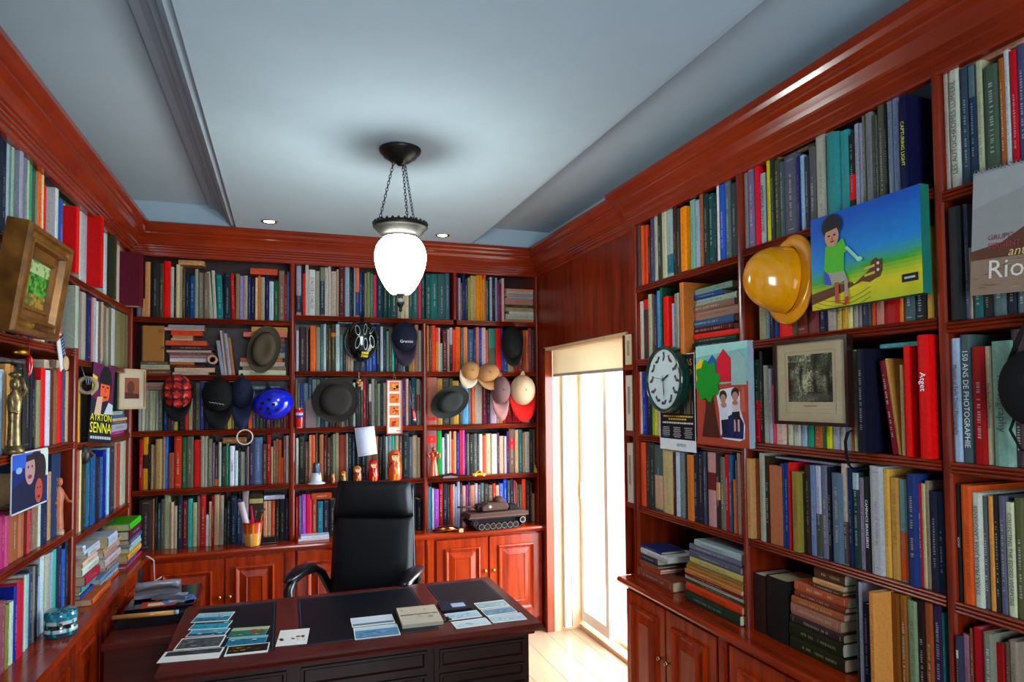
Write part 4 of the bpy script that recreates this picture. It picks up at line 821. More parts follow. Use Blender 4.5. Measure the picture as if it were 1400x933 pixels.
helmet('shiny blue cycle helmet with rows of square vents, plaid cap bay', 373.5, 552.5, 27, 21.5, -14, '0820c8', '07070a', [(-.45, .2, .09, .10, 0), (-.12, .32, .09, .10, 0), (.02, -.05, .09, .10, 0), (-.28, -.22, .09, .10, 0), (.12, -.42, .10, .09, 20), (-.62, -.1, .08, .09, 0), (-.25, -.55, .08, .08, 0)])
helmet('black cycle helmet with white-edged vents and yellow badge, second shelf', 493.8, 466.5, 22, 28.5, 4, '06110f', '020303', [(-.35, .42, .11, .22, 18), (.1, .5, .08, .24, -8), (.52, .5, .06, .22, -35), (-.3, -.15, .11, .26, -12), (.16, -.2, .10, .24, 8), (.55, -.05, .12, .26, 22)], rim='b9c4c4', badge='d8c83a')
cap('navy cap with white club lettering beside the black cycle helmet', 534.5, 571.5, 440, 497, '10182e', '2c2233', frac=.70, dep=.09, script=('Gremio', .030, 'dddddd', -.045), lmat=MATTM)
brim_hat('large round dark bowler hung above the white note paper', 458.8, 547.3, 30.8, 31.2, 0, '2c2824', crown=.70, dep=.11, dent=0)
brim_hat('dark oval boater hung beside the tan caps, model tank bay', 614.5, 550, 28.5, 20.5, -28, '2b2c2a', crown=.66, dep=.075, dent=.004)
cap('black cap with hidden peak hung above the red and cream cap', 684, 716, 447, 497, '101112', '0c0d0e', frac=.86, dep=.08)
cap('tan floppy cap with white underside, beside the dark boater', 628, 656, 494, 529, 'b4844e', 'cdb79a', frac=.72, dep=.07, tilt=20, widen=1.2)
cap('tan cotton cap hung between the floppy cap and mauve cap', 651, 685, 497, 531, 'a8774a', 'b98a5a', frac=.74, dep=.08, tilt=-18, widen=1.15, Y=-.05)
cap('mauve cap hung peak downwards, between tan and red caps', 670, 698, 514, 571, '70504e', 'a06a62', frac=.68, dep=.09, peak=True)
cap('cream cap with a wide red peak, end cap by the doorway', 696, 733, 513, 572, 'c8a682', 'd01208', frac=.70, dep=.09, peak=True, widen=1.25)
# white hoop, can, strips, trinkets
def at(u, v, Y): return PX(u, v, 1, Y)
P = at(334.6, 598, -.03); k = mpp(P)
o = MB().tube([(10*k*math.cos(a), 0, 10*k*math.sin(a)) for a in [2*math.pi*i/32 for i in range(32)]], .0045, 8, hexc('d8c8b4'), closed=True).build('hoop', PAINTM, None, P)
tag(o, 'white round hoop hanging over the third shelf edge, plaid cap bay', 'hoop')
def stand(u, z, Y):                # foot point on a shelf at photo column u
    v = 600
    for _ in range(4): v = to_px((PX(u, v, 1, Y).x, Y, z))[1]
    return Vector((PX(u, v, 1, Y).x, Y, z+.001))
P = stand(409.3, 1.553, -.0); k = mpp(P); r = .0265; h = 27.5*k
t = thing('drink_can', 'red cola can with white and blue emblem, third shelf', 'can', P)
MB().lathe([(.001, 0), (r*.78, 0), (r*.85, .004), (r, .010), (r, h-.014), (r*.82, h-.003), (r*.82, h), (r*.74, h-.002), (.001, h-.004)], 28, hexc('d81a14'), colf=lambda a, b: hexc('c8c8c8') if a in (0, 1, 5, 6, 7) else hexc('d81a14')).build('body', GLOSSM, t)
def can_patch(z0, z1, col, wid, name='emblem', r2=r+.0006):
    b = MB(); n = 10
    def row(z, w): return [(r2*math.sin(w*(q/n*2-1)), -r2*math.cos(w*(q/n*2-1)), z) for q in range(n+1)]
    b.grid([row(z0, wid[0]), row((z0+z1)/2, wid[1]), row(z1, wid[2])], hexc(col)); return b.build(name, PRINTM, t)
can_patch(h*.50, h*.64, '12309a', (.35, .8, .95)); can_patch(h*.64, h*.76, 'e4e4ec', (1.0, 1.05, 1.0)); can_patch(h*.76, h*.90, 'd81a14', (.95, .8, .3), r2=r+.0008)
text_mesh('PEPSI', .0125, 'lettering', t, Matrix.Translation((0, -r-.0016, h*.70)) @ Matrix.Rotation(math.radians(90), 4, 'X'), inkmat('1a2a80'))
P = at(490.7, 523, -.02); k = mpp(P)
t = thing('wooden_trinket', 'small carved wooden toy dangling on a string beside the bowler', 'trinket', P)
b = MB()
for (x, z, s) in ((0, .015, .016), (-.008, -.002, .014), (.010, -.006, .013), (.002, -.022, .015)): b.lathe([(.001, -s*.7), (s*.8, -s*.4), (s, 0), (s*.8, s*.4), (.001, s*.7)], 10, hexc('b87a32'), ctr=(x, 0, z))
b.build('figure', GLOSSM, t); MB().tube([(0, 0, .028), (.002, .015, .075)], .0012, 5, hexc('cbb')).build('string', MATTM, t)
# red framed strip with four prints
P = at(539.2, 556.8, -.02); k = mpp(P); w, h = 22.4*k/2, 75*k/2
t = thing('picture_frame', 'tall narrow red-framed strip of four orange prints', 'picture frame', P)
def frame4(b, w, h, fw, y0, y1, col):
    b.box(-w, -w+fw, y0, y1, -h, h, col).box(w-fw, w, y0, y1, -h, h, col).box(-w+fw, w-fw, y0, y1, -h, -h+fw, col).box(-w+fw, w-fw, y0, y1, h-fw, h, col); return b
frame4(MB(), w, h, .008, -.012, .004, hexc('9a2c1c')).build('frame', GLOSSM, t)
MB().box(-w+.008, w-.008, -.004, 0, -h+.008, h-.008, hexc('e2d4c8')).build('mount', PRINTM, t)
for i in range(4):
    zc = h-.05-i*.086; s = .034; b = MB().box(-s, s, -.0055, -.004, zc-s, zc+s, hexc('d8722c')); rr = random.Random(i)
    for q in range(7):
        x, z, a = rr.uniform(-.02, .02), zc+rr.uniform(-.02, .02), rr.uniform(.006, .013)
        b.prism([(x+a*math.cos(j*math.pi/4), z+a*.8*math.sin(j*math.pi/4)) for j in range(8)], -.0058-.0002*q, -.0056, 'y', hexc(rr.choice(['c8361c', '3a1408', 'e89a54', 'b8280e'])))
    b.build('print', PRINTM, t)
MB().box(w*.2, w*.8, -.0046, -.004, -h+.022, -h+.03, hexc('c89a30')).build('caption', PRINTM, t)
MB().tube([(-.01, 0, h), (0, .01, h+.05), (.01, 0, h)], .001, 5, hexc('bbb')).build('string', MATTM, t)
P = at(566, 568.5, -.02); t = thing('pocket_knife', 'red pocket knife hanging on a chain beside the red-framed strip', 'knife', P); t.rotation_euler = (0, math.radians(-6), 0)
MB().lathe([(.001, -.045), (.010, -.043), (.012, -.03), (.012, .035), (.008, .045), (.001, .046)], 12, hexc('c01418'), sy=.5).build('handle', GLOSSM, t)
MB().lathe([(.0125, -.033), (.0125, -.026)], 12, hexc('ccc'), sy=.55).build('bolster', METALM, t)
MB().tube([(0, 0, .045), (.004, .004, .15), (0, .015, .225), (-.012, .012, .12), (-.006, .003, .047)], .0014, 5, hexc('aaa')).build('chain', METALM, t)
# white note paper
P = at(500, 603.5, -.035); k = mpp(P); q4 = [((u-500)*k, 0, -(v-603.5)*k) for u, v in ((485, 585.5), (511.5, 583), (515.3, 621), (489.3, 624.5))]
b = MB(); n = 6; rows = []
for i in range(n+1):
    f = i/n; A = Vector(q4[0]).lerp(Vector(q4[3]), f); B = Vector(q4[1]).lerp(Vector(q4[2]), f); A.y = B.y = -.012*math.sin(f*1.5)
    rows.append([tuple(A), tuple((A+B)/2+Vector((0, -.004*f, 0))), tuple(B)])
b.grid(rows, hexc('c9cfe2')); o = b.build('note_paper', PRINTM, None, P); s = o.modifiers.new('thick', 'SOLIDIFY'); s.thickness = .0008
tag(o, 'blank white note paper hanging below the third shelf, above the wooden dolls', 'paper')
b = MB(); [b.box(.027, .031+.004*random.random(), -.004, -.0035, .05-.013*i, .056-.013*i, hexc('445')) for i in range(5)]; b.build('ink_marks', PRINTM, o)
# shaver in its white stand
P = stand(432.5, 1.167, -.02); k = mpp(P)
t = thing('electric_shaver', 'grey electric shaver standing in a white charging base', 'shaver', P)
MB().lathe([(.001, 0), (.058, 0), (.06, .004), (.054, .010), (.038, .014), (.034, .05), (.030, .075), (.001, .076)], 24, hexc('c8cad2'), sx=1, sy=.8).build('base', GLOSSM, t)
MB().lathe([(.024, .07), (.026, .10), (.024, .135), (.02, .145), (.001, .147)], 20, hexc('38424e'), sx=.95, sy=.7).build('body', GLOSSM, t)
MB().prism([(.0, .05), (.022, .06), (.020, .125), (.0, .135)], -.022, -.012, 'y', hexc('4a5a78')).build('grip', GLOSSM, t)
# nesting dolls
def doll(u, hp, wp, body, scarf, label):
    P = stand(u, 1.167, -.03); k = mpp(P); h = hp*k; r = wp*k/2*1.12
    t = thing('nesting_doll', label, 'doll', P, 0, 'painted wooden nesting dolls')
    prof = [(.001, 0), (.86*r, 0), (.94*r, .03*h), (r, .22*h), (r, .42*h), (.93*r, .54*h), (.80*r, .60*h)]
    MB().lathe(prof, 24, hexc(body), colf=lambda a, b: hexc(body) if (a*7+b*3) % 5 else hexc('d8a038' if (a+b) % 2 else '2a140c')).build('body', GLOSSM, t)
    head = [(.80*r, .60*h), (.78*r, .63*h), (.82*r, .70*h), (.84*r, .78*h), (.78*r, .87*h), (.6*r, .95*h), (.3*r, .99*h), (.001, h)]
    ho = MB().lathe(head, 24, hexc(scarf)).build('head', GLOSSM, t)
    fz, fr = .77*h, .50*r; b = MB(); yy = -.845*r
    b.prism([(fr*math.cos(j*math.pi/8), fz+fr*1.05*math.sin(j*math.pi/8)) for j in range(16)], yy-.0008, yy+.3*r, 'y', hexc('e8b080')); b.build('face', GLOSSM, ho)
    b = MB()
    for sx in (-1, 1):
        b.prism([(sx*fr*.42+fr*.16*math.cos(j*math.pi/4), fz+fr*.12+fr*.2*math.sin(j*math.pi/4)) for j in range(8)], yy-.0016, yy, 'y', hexc('1a0e0a'))
    b.prism([(-fr*.22, fz-fr*.45), (fr*.22, fz-fr*.45), (0, fz-fr*.62)], yy-.0016, yy, 'y', hexc('b01810'))
    b.prism([(-fr*.95, fz+fr*.45), (fr*.95, fz+fr*.45), (fr*.5, fz+fr*1.0), (-fr*.5, fz+fr*1.0)], yy-.0012, yy, 'y', hexc('6a2a10'))
    b.build('features', PRINTM, ho)
doll(455.4, 13, 5, 'b83018', 'e08a28', 'tiniest of the painted wooden dolls standing in a row')
doll(469.3, 16, 7.5, '6a5a20', 'e0761c', 'second smallest painted wooden doll with an orange scarf')
doll(488.6, 22, 11.5, '8a2a18', 'd8782c', 'middle-sized painted wooden doll with a purple-edged skirt')
doll(510.3, 29, 13, 'b8141a', 'c8181c', 'bright red painted wooden doll, second largest of the row')
doll(539.5, 41.5, 17.5, 'd04a12', 'd8521a', 'largest orange painted wooden doll beside the black book')
# rolled paper
i0 = at(289.8, 491.6, -.0); k = mpp(i0); r = 6.4*k
o = MB().lathe([(r*.62, .2), (r*.62, .002), (r*.8, 0), (r, .002), (r, .2), (r*.62, .2)], 20, hexc('b8907a'), axis='y').build('paper_roll', PRINTM, None, i0)
tag(o, 'rolled sheet of paper seen end on, beside the tall stack', 'paper roll')
# tan folder standing on the flat books
zf = max(q['P'].z+q['w'] for q in ITEMS if q.get('stack') == 'stack under the tan folder')+.001
P0 = at(185+58/6.364, 480, .03); P1 = at(185+250/6.364, 480, .03)
hh = at(215, 435+66/6.364, .03).z-zf
t = thing('document_folder', 'large tan document folder standing on the flat books', 'folder', ((P0.x+P1.x)/2, .03, zf))
wv = (P1.x-P0.x)/2; b = MB().box(-wv, wv, 0, .02, 0, hh, hexc('a06a30')); b.build('cover', MATTM, t, bevel=.006)
MB().box(wv*.45, wv, -.0012, 0, hh*.8, hh*.9, hexc('8a5a34')).box(wv*.7, wv, -.0012, 0, hh*.35, hh*.42, hexc('6a4a28')).build('label_patch', PRINTM, t)
# pen cup
P = stand(345.5, ZK, -.055); k = mpp(P)
t = thing('pen_cup', 'red and yellow paper cup holding rolled papers and pens', 'cup', P)
MB().lathe([(.001, .001), (.044, .001), (.046, .004), (.054, .085), (.062, .150), (.066, .152), (.066, .158), (.060, .158), (.043, .006)], 28, hexc('c8501c'), colf=lambda a, b: hexc('c81424') if a > 3 else (hexc('d0481c') if a == 3 and b % 3 else (hexc('d8901c') if (b % 4) else hexc('d0b0a8')))).build('cup', PAINTM, t)
def stick(p0, p1, r, col, name, r1=None): return MB().tube([p0, p1], [r, r1 or r], 10, hexc(col)).build(name, PRINTM, t)
stick((-.01, -.005, .02), (-.075, .0, .29), .020, 'c9b2b8', 'paper_roll'); stick((.01, .012, .02), (-.012, .02, .26), .016, 'c41c44', 'paper_roll', .005)
stick((.01, -.02, .02), (.028, -.01, .21), .005, '10161c', 'pen'); MB().tube([(.028, -.01, .21), (.045, -.01, .225), (.085, -.01, .235)], .006, 8, hexc('18222c')).build('umbrella_hook', GLOSSM, t)
stick((.02, .0, .03), (.060, .0, .205), .005, 'b8501c', 'pencil')
o = MB().box(-.058, .058, -.03, .04, 0, .014, hexc('1a100c')).box(-.05, .05, -.024, .034, .014, .046, hexc('241612')).build('small_box', GLOSSM, None, stand(366.5, ZK, -.02), bevel=.004)
tag(o, 'small dark lidded box beside the pen cup', 'box')
# ---- model tank bay
P = stand(593, 1.168, -.03)
t = thing('figurine', 'orange carved figurine of a woman holding a bundle, fourth shelf', 'figurine', P)
b = MB().lathe([(.001, 0), (.038, 0), (.036, .02), (.026, .10), (.018, .13)], 18, hexc('d8501c'), sy=.7); b.build('skirt', GLOSSM, t)
MB().lathe([(.018, .128), (.024, .150), (.026, .175), (.016, .19), (.008, .196)], 16, hexc('c8441c'), sy=.7).tube([(-.02, 0, .178), (-.038, -.012, .155), (-.048, -.01, .195)], .007, 8, hexc('b83c18')).tube([(.02, 0, .178), (.036, -.015, .15), (.02, -.025, .165)], .007, 8, hexc('b83c18')).build('torso', GLOSSM, t)
MB().lathe([(.001, .192), (.012, .196), (.014, .21), (.010, .222), (.001, .226)], 14, hexc('8a3214')).build('head', GLOSSM, t)
b = MB()
for i in range(9): b.lathe([(.001, -.012), (.012, 0), (.001, .012)], 8, hexc('c86a30' if i % 2 else 'a8481c'), ctr=(.025+.012*math.cos(i*2.1), -.02+.006*math.sin(i), .17+.018*math.sin(i*1.7)))
b.build('bundle', GLOSSM, t)
P = stand(615, 1.168, -.06)
t = thing('sheath_knife', 'dark curved wooden knife in a sheath lying before the books', 'knife', P)
MB().prism([(-.145, .001), (-.06, .001), (.0, .006), (.06, .002), (.15, .001), (.15, .012), (.07, .022), (.01, .036), (-.05, .028), (-.145, .014)], -.018, .012, 'y', hexc('3a100c')).build('sheath', GLOSSM, t, bevel=.003)
MB().prism([(-.06, .001), (.05, .001), (.055, .008), (.0, .018), (-.05, .014)], -.026, -.018, 'y', hexc('8a8088')).build('blade', METALM, t)
P = stand(654.7, 1.168, -.07)
t = thing('toy_car', 'tiny yellow toy car parked before the striped books', 'toy car', P)
MB().prism([(-.052, .010), (.052, .010), (.054, .022), (.030, .026), (.016, .043), (-.018, .043), (-.034, .027), (-.052, .024)], -.02, .02, 'y', hexc('c8901c')).build('body', GLOSSM, t, bevel=.003)
MB().prism([(-.014, .028), (.012, .028), (.008, .040), (-.012, .040)], -.0206, .0206, 'y', hexc('2a2420')).build('window', GLOSSM, t)
for x in (-.032, .032):
    for y in (-.021, .015): MB().lathe([(.001, 0), (.010, 0), (.010, .006), (.001, .006)], 12, hexc('c8a868'), axis='y', ctr=(x, y, .0105)).build('wheel', GLOSSM, t)
P = stand(732, 1.168, -.01)
o = MB().prism([(-.012, 0), (.014, 0), (.008, .03), (-.008, .05)], -.008, .008, 'y', hexc('b8862a')).lathe([(.001, .048), (.007, .054), (.001, .061)], 8, hexc('c09030')).build('ornament', GLOSSM, None, P)
tag(o, 'tiny golden ornament at the doorway end of the fourth shelf', 'ornament')
# tank
P = stand(676, ZK, -.075)
t = thing('model_tank', 'dark brown model tank with turret and tracks on the worktop', 'model tank', P); t.rotation_euler = (0, 0, math.radians(4))
G1, G2, G3 = hexc('4a3026'), hexc('17100f'), hexc('553a30')
MB().prism([(-.235, .088), (-.215, .122), (.19, .130), (.242, .118), (.246, .095), (.21, .082), (-.20, .080)], -.085, .085, 'y', G1).build('hull', MATTM, t, bevel=.004)
MB().prism([(-.19, .02), (-.20, .085), (.20, .085), (.19, .02)], -.058, .058, 'y', G2).build('lower_hull', MATTM, t)
MB().box(-.225, .235, -.092, -.085, .092, .104, G3).build('skirt', MATTM, t); MB().box(-.225, .235, .085, .092, .092, .104, G3).build('skirt', MATTM, t)
tp = [(-.215, .055), (-.20, .088), (.18, .090), (.215, .075), (.215, .05), (.18, .016), (.15, .003), (-.13, .003), (-.165, .014)]
for y in (-.090, .058):
    b = MB(); inn = [(x*.95, .046+(z-.046)*.82) for x, z in tp]
    n = len(tp)
    for i in range(n):
        j = (i+1) % n; A, B, Cc, D = tp[i], tp[j], inn[j], inn[i]
        b.face(((A[0], y, A[1]), (B[0], y, B[1]), (B[0], y+.032, B[1]), (A[0], y+.032, A[1])), G2)
        for yy in (y, y+.032): b.face(((A[0], yy, A[1]), (B[0], yy, B[1]), (Cc[0], yy, Cc[1]), (D[0], yy, D[1])), G2)
        m = max(1, int(math.dist(A, B)/.014))
        for q in range(m):
            f = (q+.5)/m; x, z = A[0]+(B[0]-A[0])*f, A[1]+(B[1]-A[1])*f; b.box(x-.004, x+.004, y-.001, y+.033, z-.003, z+.003, hexc('241a18'))
    b.build('track', MATTM, t)
for i in range(8):
    x = -.138+i*.045 if i < 7 else .188; z, r = (.030, .0235) if i < 7 else (.060, .023)
    MB().lathe([(.001, -.004), (r*.3, -.007), (r*.42, -.003), (r*.72, -.003), (r*.86, -.007), (r, -.006), (r, .02), (.001, .02)], 18, G3, axis='y', ctr=(x, -.092, z), colf=lambda a, b_, i=i: hexc('8a7a74' if i == 7 else '5a463e') if a in (3, 4) else hexc('1d1514')).build('wheel', MATTM, t)
MB().lathe([(.001, -.004), (.010, -.004), (.016, -.007), (.022, -.006), (.022, .02), (.001, .02)], 18, G2, axis='y', ctr=(-.183, -.092, .057)).build('wheel', MATTM, t)
tu = MB().prism([(-.115, .132), (.085, .132), (.10, .16), (.075, .192), (-.07, .190), (-.122, .165)], -.062, .062, 'y', G1).build('turret', MATTM, t, bevel=.012)
MB().lathe([(.042, .188), (.043, .205), (.034, .222), (.016, .230), (.001, .231)], 20, G1, ctr=(.035, 0, 0)).build('hatch', MATTM, tu)
MB().prism([(-.145, .142), (-.11, .138), (-.11, .182), (-.145, .176)], -.036, .036, 'y', G2).build('mantlet', MATTM, tu)
MB().tube([(-.13, 0, .16), (-.29, -.01, .172)], [.010, .007], 10, G1).build('gun_barrel', MATTM, tu)
MB().box(.105, .165, -.05, .05, .133, .165, G2).build('stowage_box', MATTM, tu)
MB().prism([(-.055+.012*math.cos(j*math.pi/2.5+.3), .165+.012*math.sin(j*math.pi/2.5+.3)) for j in range(5)], -.0635, -.062, 'y', hexc('b8a09a')).build('star_marking', PRINTM, tu)
MB().tube([(.06, .03, .19), (.062, .03, .27)], .0012, 5, G2).build('aerial', METALM, tu); MB().tube([(-.05, .03, .19), (-.05, .03, .235)], .0012, 5, G2).build('aerial', METALM, tu)
P = stand(609, ZK, -.10)
b = MB(); rr = random.Random(4)
rows = []
for i in range(13):
    x = -.095+i*.0158; s = .018*math.sin(math.pi*(i+.4)/13)+.006
    rows.append([(x, math.cos(a)*s*1.6, .003+s+math.sin(a)*s*(.9+.3*rr.random())) for a in [2*math.pi*q/10 for q in range(10)]])
b.grid(rows, hexc('9a5a34'), closed=True); b.face(rows[0][::-1], hexc('9a5a34')); b.face(rows[-1], hexc('9a5a34'))
o = b.build('copper_ornament', mat('polished_copper', 'a0603a', rough=.18, metal=1, noise=.25, scale=60), None, P); tag(o, 'crumpled shiny copper ornament lying before the model tank', 'ornament')
o = MB().box(-.016, .016, -.014, .014, 0, .026, hexc('c09a6a')).build('wooden_block', PRINTM, None, stand(630, ZK, -.15), bevel=.002); tag(o, 'little pale wooden block at the front of the model tank', 'block')
# ================================================================== pendant lamp
LP = Vector((.496, -1.786, ZC))
t = thing('pendant_lamp', 'lit opal glass pendant lamp hanging on three chains from the ceiling', 'pendant lamp', LP)
MB().lathe([(.001, -.075), (.012, -.074), (.018, -.066), (.03, -.058), (.05, -.052), (.056, -.044), (.074, -.036), (.08, -.026), (.092, -.016), (.096, -.006), (.096, 0)], 36, hexc('2b2a26')).build('ceiling_rose', BRONZE, t)
for q in range(3):
    a = math.radians(-90+q*120+8); A = Vector((.03*math.cos(a), .03*math.sin(a), -.055)); B = Vector((.105*math.cos(a), .105*math.sin(a), -.355))
    ch = MB(); n = 20; d = (B-A)
    for i in range(n):
        c = A+d*((i+.5)/n); ln = d.length/n*.66; u = d.normalized(); s = Vector((0, 0, 1)).cross(u).normalized(); w = u.cross(s); s2 = s if i % 2 else w
        ch.tube([c+u*(ln*math.cos(th))+s2*(.0055*math.sin(th)) for th in [2*math.pi*j/10 for j in range(10)]], .0016, 5, closed=True)
    ch.build('chain', BRONZE, t)
rim = MB().lathe([(.118, -.345), (.124, -.350), (.124, -.362), (.118, -.366), (.112, -.372), (.100, -.386), (.086, -.398), (.078, -.404), (.078, -.410)], 40, hexc('2b2a26')).build('gallery', BRONZE, t)
b = MB()
for i in range(28):
    a = 2*math.pi*i/28; b.lathe([(.001, -.008), (.009, 0), (.001, .010)], 8, ctr=(.119*math.cos(a), .119*math.sin(a), -.346), axis='z')
b.build('scallop_edge', BRONZE, rim)
MB().lathe([(.118, -.35), (.05, -.36), (.012, -.352), (.001, -.35)], 30).build('inner_plate', BRONZE, t)
globe = [(.074, -.408), (.083, -.416), (.098, -.432), (.110, -.455), (.1165, -.485), (.116, -.515), (.110, -.545), (.098, -.58), (.083, -.612), (.066, -.640), (.05, -.658), (.044, -.664), (.001, -.664)]
MB().lathe(globe, 48).build('globe', GLOBE, t)
MB().lathe([(.02, -.664), (.022, -.670), (.012, -.678), (.010, -.69), (.018, -.702), (.019, -.712), (.010, -.726), (.006, -.735), (.009, -.742), (.001, -.75)], 20).build('finial', BRONZE, t)
# ================================================================== desk
DX0, DX1, DY_0, DY_1, DZT = -.44, 1.063, -2.075, -1.28, .77
t = thing('desk', 'dark mahogany writing desk with three black leather inlays', 'desk', (.31, -1.68, 0))
ox, oy = .31, -1.68
def ring_rows(prof): return [[(x0, y0, z), (x1, y0, z), (x1, y1, z), (x0, y1, z)] for (x0, x1, y0, y1, z) in prof]
def inset(i, z): return (DX0+i-ox, DX1-i-ox, DY_0+i-oy, DY_1-i-oy, z)
b = MB(); rows = ring_rows([inset(.03, DZT-.05), inset(.028, DZT-.04), inset(.014, DZT-.034), inset(.004, DZT-.022), inset(0, DZT-.016), inset(0, DZT-.006), inset(.006, DZT)])
b.grid(rows, smooth=False, closed=True); b.face(rows[-1]); b.face(rows[0][::-1]); b.build('desk_top', DESKTOP, t)
INK = mat('inlay_leather', '070a14', rough=.42, noise=.25, scale=30, bump=.05, spec=.22)
GILT = mat('inlay_gilt_line', '6a6f88', rough=.4, metal=.4, noise=.1)
for x0, x1 in ((-.375, -.035), (.06, .62), (.70, 1.01)):
    y0, y1 = DY_0+.085, DY_1-.05
    p = MB().box(x0-ox, x1-ox, y0-oy, y1-oy, DZT, DZT+.0012).build('leather_inlay', INK, t)
    b = MB(); e = .008
    for a0, a1, c0, c1 in ((x0+e, x1-e, y0+e, y0+e+.0015), (x0+e, x1-e, y1-e-.0015, y1-e), (x0+e, x0+e+.0015, y0+e, y1-e), (x1-e-.0015, x1-e, y0+e, y1-e)): b.box(a0-ox, a1-ox, c0-oy, c1-oy, DZT+.0012, DZT+.0016)
    b.build('gilt_line', GILT, p)
for x0, x1 in ((DX0+.05, DX0+.47), (DX1-.47, DX1-.05)):
    pd = MB().box(x0-ox, x1-ox, DY_0+.05-oy, DY_1-.06-oy, .06, DZT-.05).build('pedestal', DESKW, t)
    MB().box(x0-.015-ox, x1+.015-ox, DY_0+.04-oy, DY_1-.05-oy, .001, .06).build('plinth', DESKW, pd)
b = MB().box(DX0+.47-ox, DX1-.47-ox, DY_0+.06-oy, DY_0+.08-oy, .12, DZT-.05); b.build('front_panel', DESKW, t)
for x0, x1 in ((DX0+.07, DX0+.45), (DX0+.50, DX1-.50), (DX1-.45, DX1-.07)):
    for z0, z1 in ((.12, .52), (.54, .60), (.62, .70)):
        f = MB(); yy = (DY_0+.05 if not (DX0+.49 < x0 < DX1-.6) else DY_0+.06)-oy
        rr_ = [[(x0+i-ox, yy-o, z0+i), (x1-i-ox, yy-o, z0+i), (x1-i-ox, yy-o, z1-i), (x0+i-ox, yy-o, z1-i)] for i, o in ((0, 0), (.002, .008), (.012, .008), (.018, 0))]
        f.grid(rr_, smooth=False, closed=True); f.build('panel_moulding', DESKW, t)
# ------------------------------------------------------------------ things on the desk
def sheet(name, label, cat, q, cols, th=.0012, z=DZT+.0014, group='photographs spread on the desk', scribble=None, base=None):
    """a flat print: q = four photo pixels TL TR BR BL; cols = [(x0,x1,y0,y1,colour)] in 0..1"""
    C4 = [PX(200+u/2.5, 780+v/2.5, 2, z) for u, v in q]
    c = sum(C4, Vector())/4; ex = ((C4[1]-C4[0])+(C4[2]-C4[3]))/2; ey = ((C4[0]-C4[3])+(C4[1]-C4[2]))/2
    w, h = ex.length, ey.length; ang = math.atan2(ex.y, ex.x)
    t = thing(name, label, cat, (c.x, c.y, z), ang, group)
    MB().box(-w/2, w/2, -h/2, h/2, 0, th, hexc(base or 'e6e4dc')).build('paper', PRINTM, t)
    b = MB()
    for i, (x0, x1, y0, y1, cc) in enumerate(cols):
        b.face(((-w/2+w*x0, h/2-h*y1, th+.0002+.00005*i), (-w/2+w*x1, h/2-h*y1, th+.0002+.00005*i), (-w/2+w*x1, h/2-h*y0, th+.0002+.00005*i), (-w/2+w*x0, h/2-h*y0, th+.0002+.00005*i)), hexc(cc))
    if scribble:
        rr = random.Random(scribble[0])
        for i in range(scribble[1]):
            x, y, a = rr.uniform(.1, .9), rr.uniform(scribble[3], scribble[4]), rr.uniform(.02, .07)
            cx, cy = -w/2+w*x, h/2-h*y
            b.face([(cx+w*a*math.cos(j*math.pi/3)*(1+.4*rr.random()), cy+h*a*.8*math.sin(j*math.pi/3), th+.0006+.00003*i) for j in range(6)], hexc(rr.choice(scribble[2])))
    b.build('picture', PRINTM, t); return t
sheet('postcard', 'beach postcard with turquoise sea, topmost of the colour column', 'photograph', ((172, 150), (296, 143), (288, 172), (160, 180)), [(.02, .98, .05, .5, '8fb8c8'), (.02, .98, .5, .95, '1a7f98')], scribble=(1, 14, ['5a3a2a', 'c8d8d8', '2a3038'], .2, .9))
sheet('postcard', 'turquoise coast postcard below the topmost beach postcard', 'photograph', ((160, 181), (290, 173), (282, 198), (150, 205)), [(.02, .98, .05, .95, '2a98b0'), (.02, .98, .05, .3, '30383c')], scribble=(2, 12, ['c8e0e4', '1a5a78', '2a3038'], .2, .9))
sheet('postcard', 'blue seaside postcard above the grey landscape print', 'photograph', ((150, 206), (282, 199), (274, 222), (140, 229)), [(.02, .98, .05, .95, '4a9ab0'), (.02, .98, .6, .95, '1a4a6a')], scribble=(3, 10, ['c8e0e4', '8a3a2a'], .2, .9))
sheet('photograph', 'grey landscape print with a white border', 'photograph', ((115, 236), (270, 223), (256, 262), (98, 275)), [(.03, .97, .08, .92, '4a4e52')], scribble=(4, 26, ['6a6e72', '2a2e32', '8a8e90'], .2, .85))
sheet('photograph', 'white card with a dark landscape strip at the desk corner', 'photograph', ((62, 282), (266, 263), (250, 301), (38, 318)), [(.05, .97, .05, .48, '3a3e46')], scribble=(5, 16, ['5a5e66', '22262c'], .1, .4))
sheet('postcard', 'postcard of a green meadow with a red shape', 'photograph', ((290, 200), (416, 192), (412, 222), (282, 231)), [(.0, 1, .0, .35, 'a8b890'), (.0, 1, .35, 1, '2a6a5a'), (.55, .85, .3, .6, 'a83020')], scribble=(6, 10, ['3a8a9a', '8ab848'], .3, .9))
sheet('postcard', 'blue sea postcard between the meadow and gold postcards', 'photograph', ((281, 232), (412, 223), (411, 248), (272, 261)), [(0, 1, 0, .3, '88b0b8'), (0, 1, .3, 1, '14708e')], scribble=(7, 10, ['c8e0e4', '2a3a48'], .3, .9))
sheet('postcard', 'black postcard with golden markings near the desk edge', 'photograph', ((270, 263), (420, 248), (418, 280), (274, 296)), [(.03, .97, .06, .80, '14120c')], scribble=(8, 12, ['b88a20', '6a4a14'], .25, .6))
sheet('photograph', 'white card showing a small brown violin', 'photograph', ((450, 208), (553, 200), (555, 251), (450, 262)), [], scribble=(9, 9, ['5a2a1c', '2a1614', 'a04a2c'], .45, .75))
sheet('photograph', 'white seascape photograph above the blue seascape one', 'photograph', ((697, 166), (840, 151), (850, 180), (704, 197)), [(.02, .98, .05, .9, 'c2ccd4'), (.02, .98, .7, .9, '5a7288')])
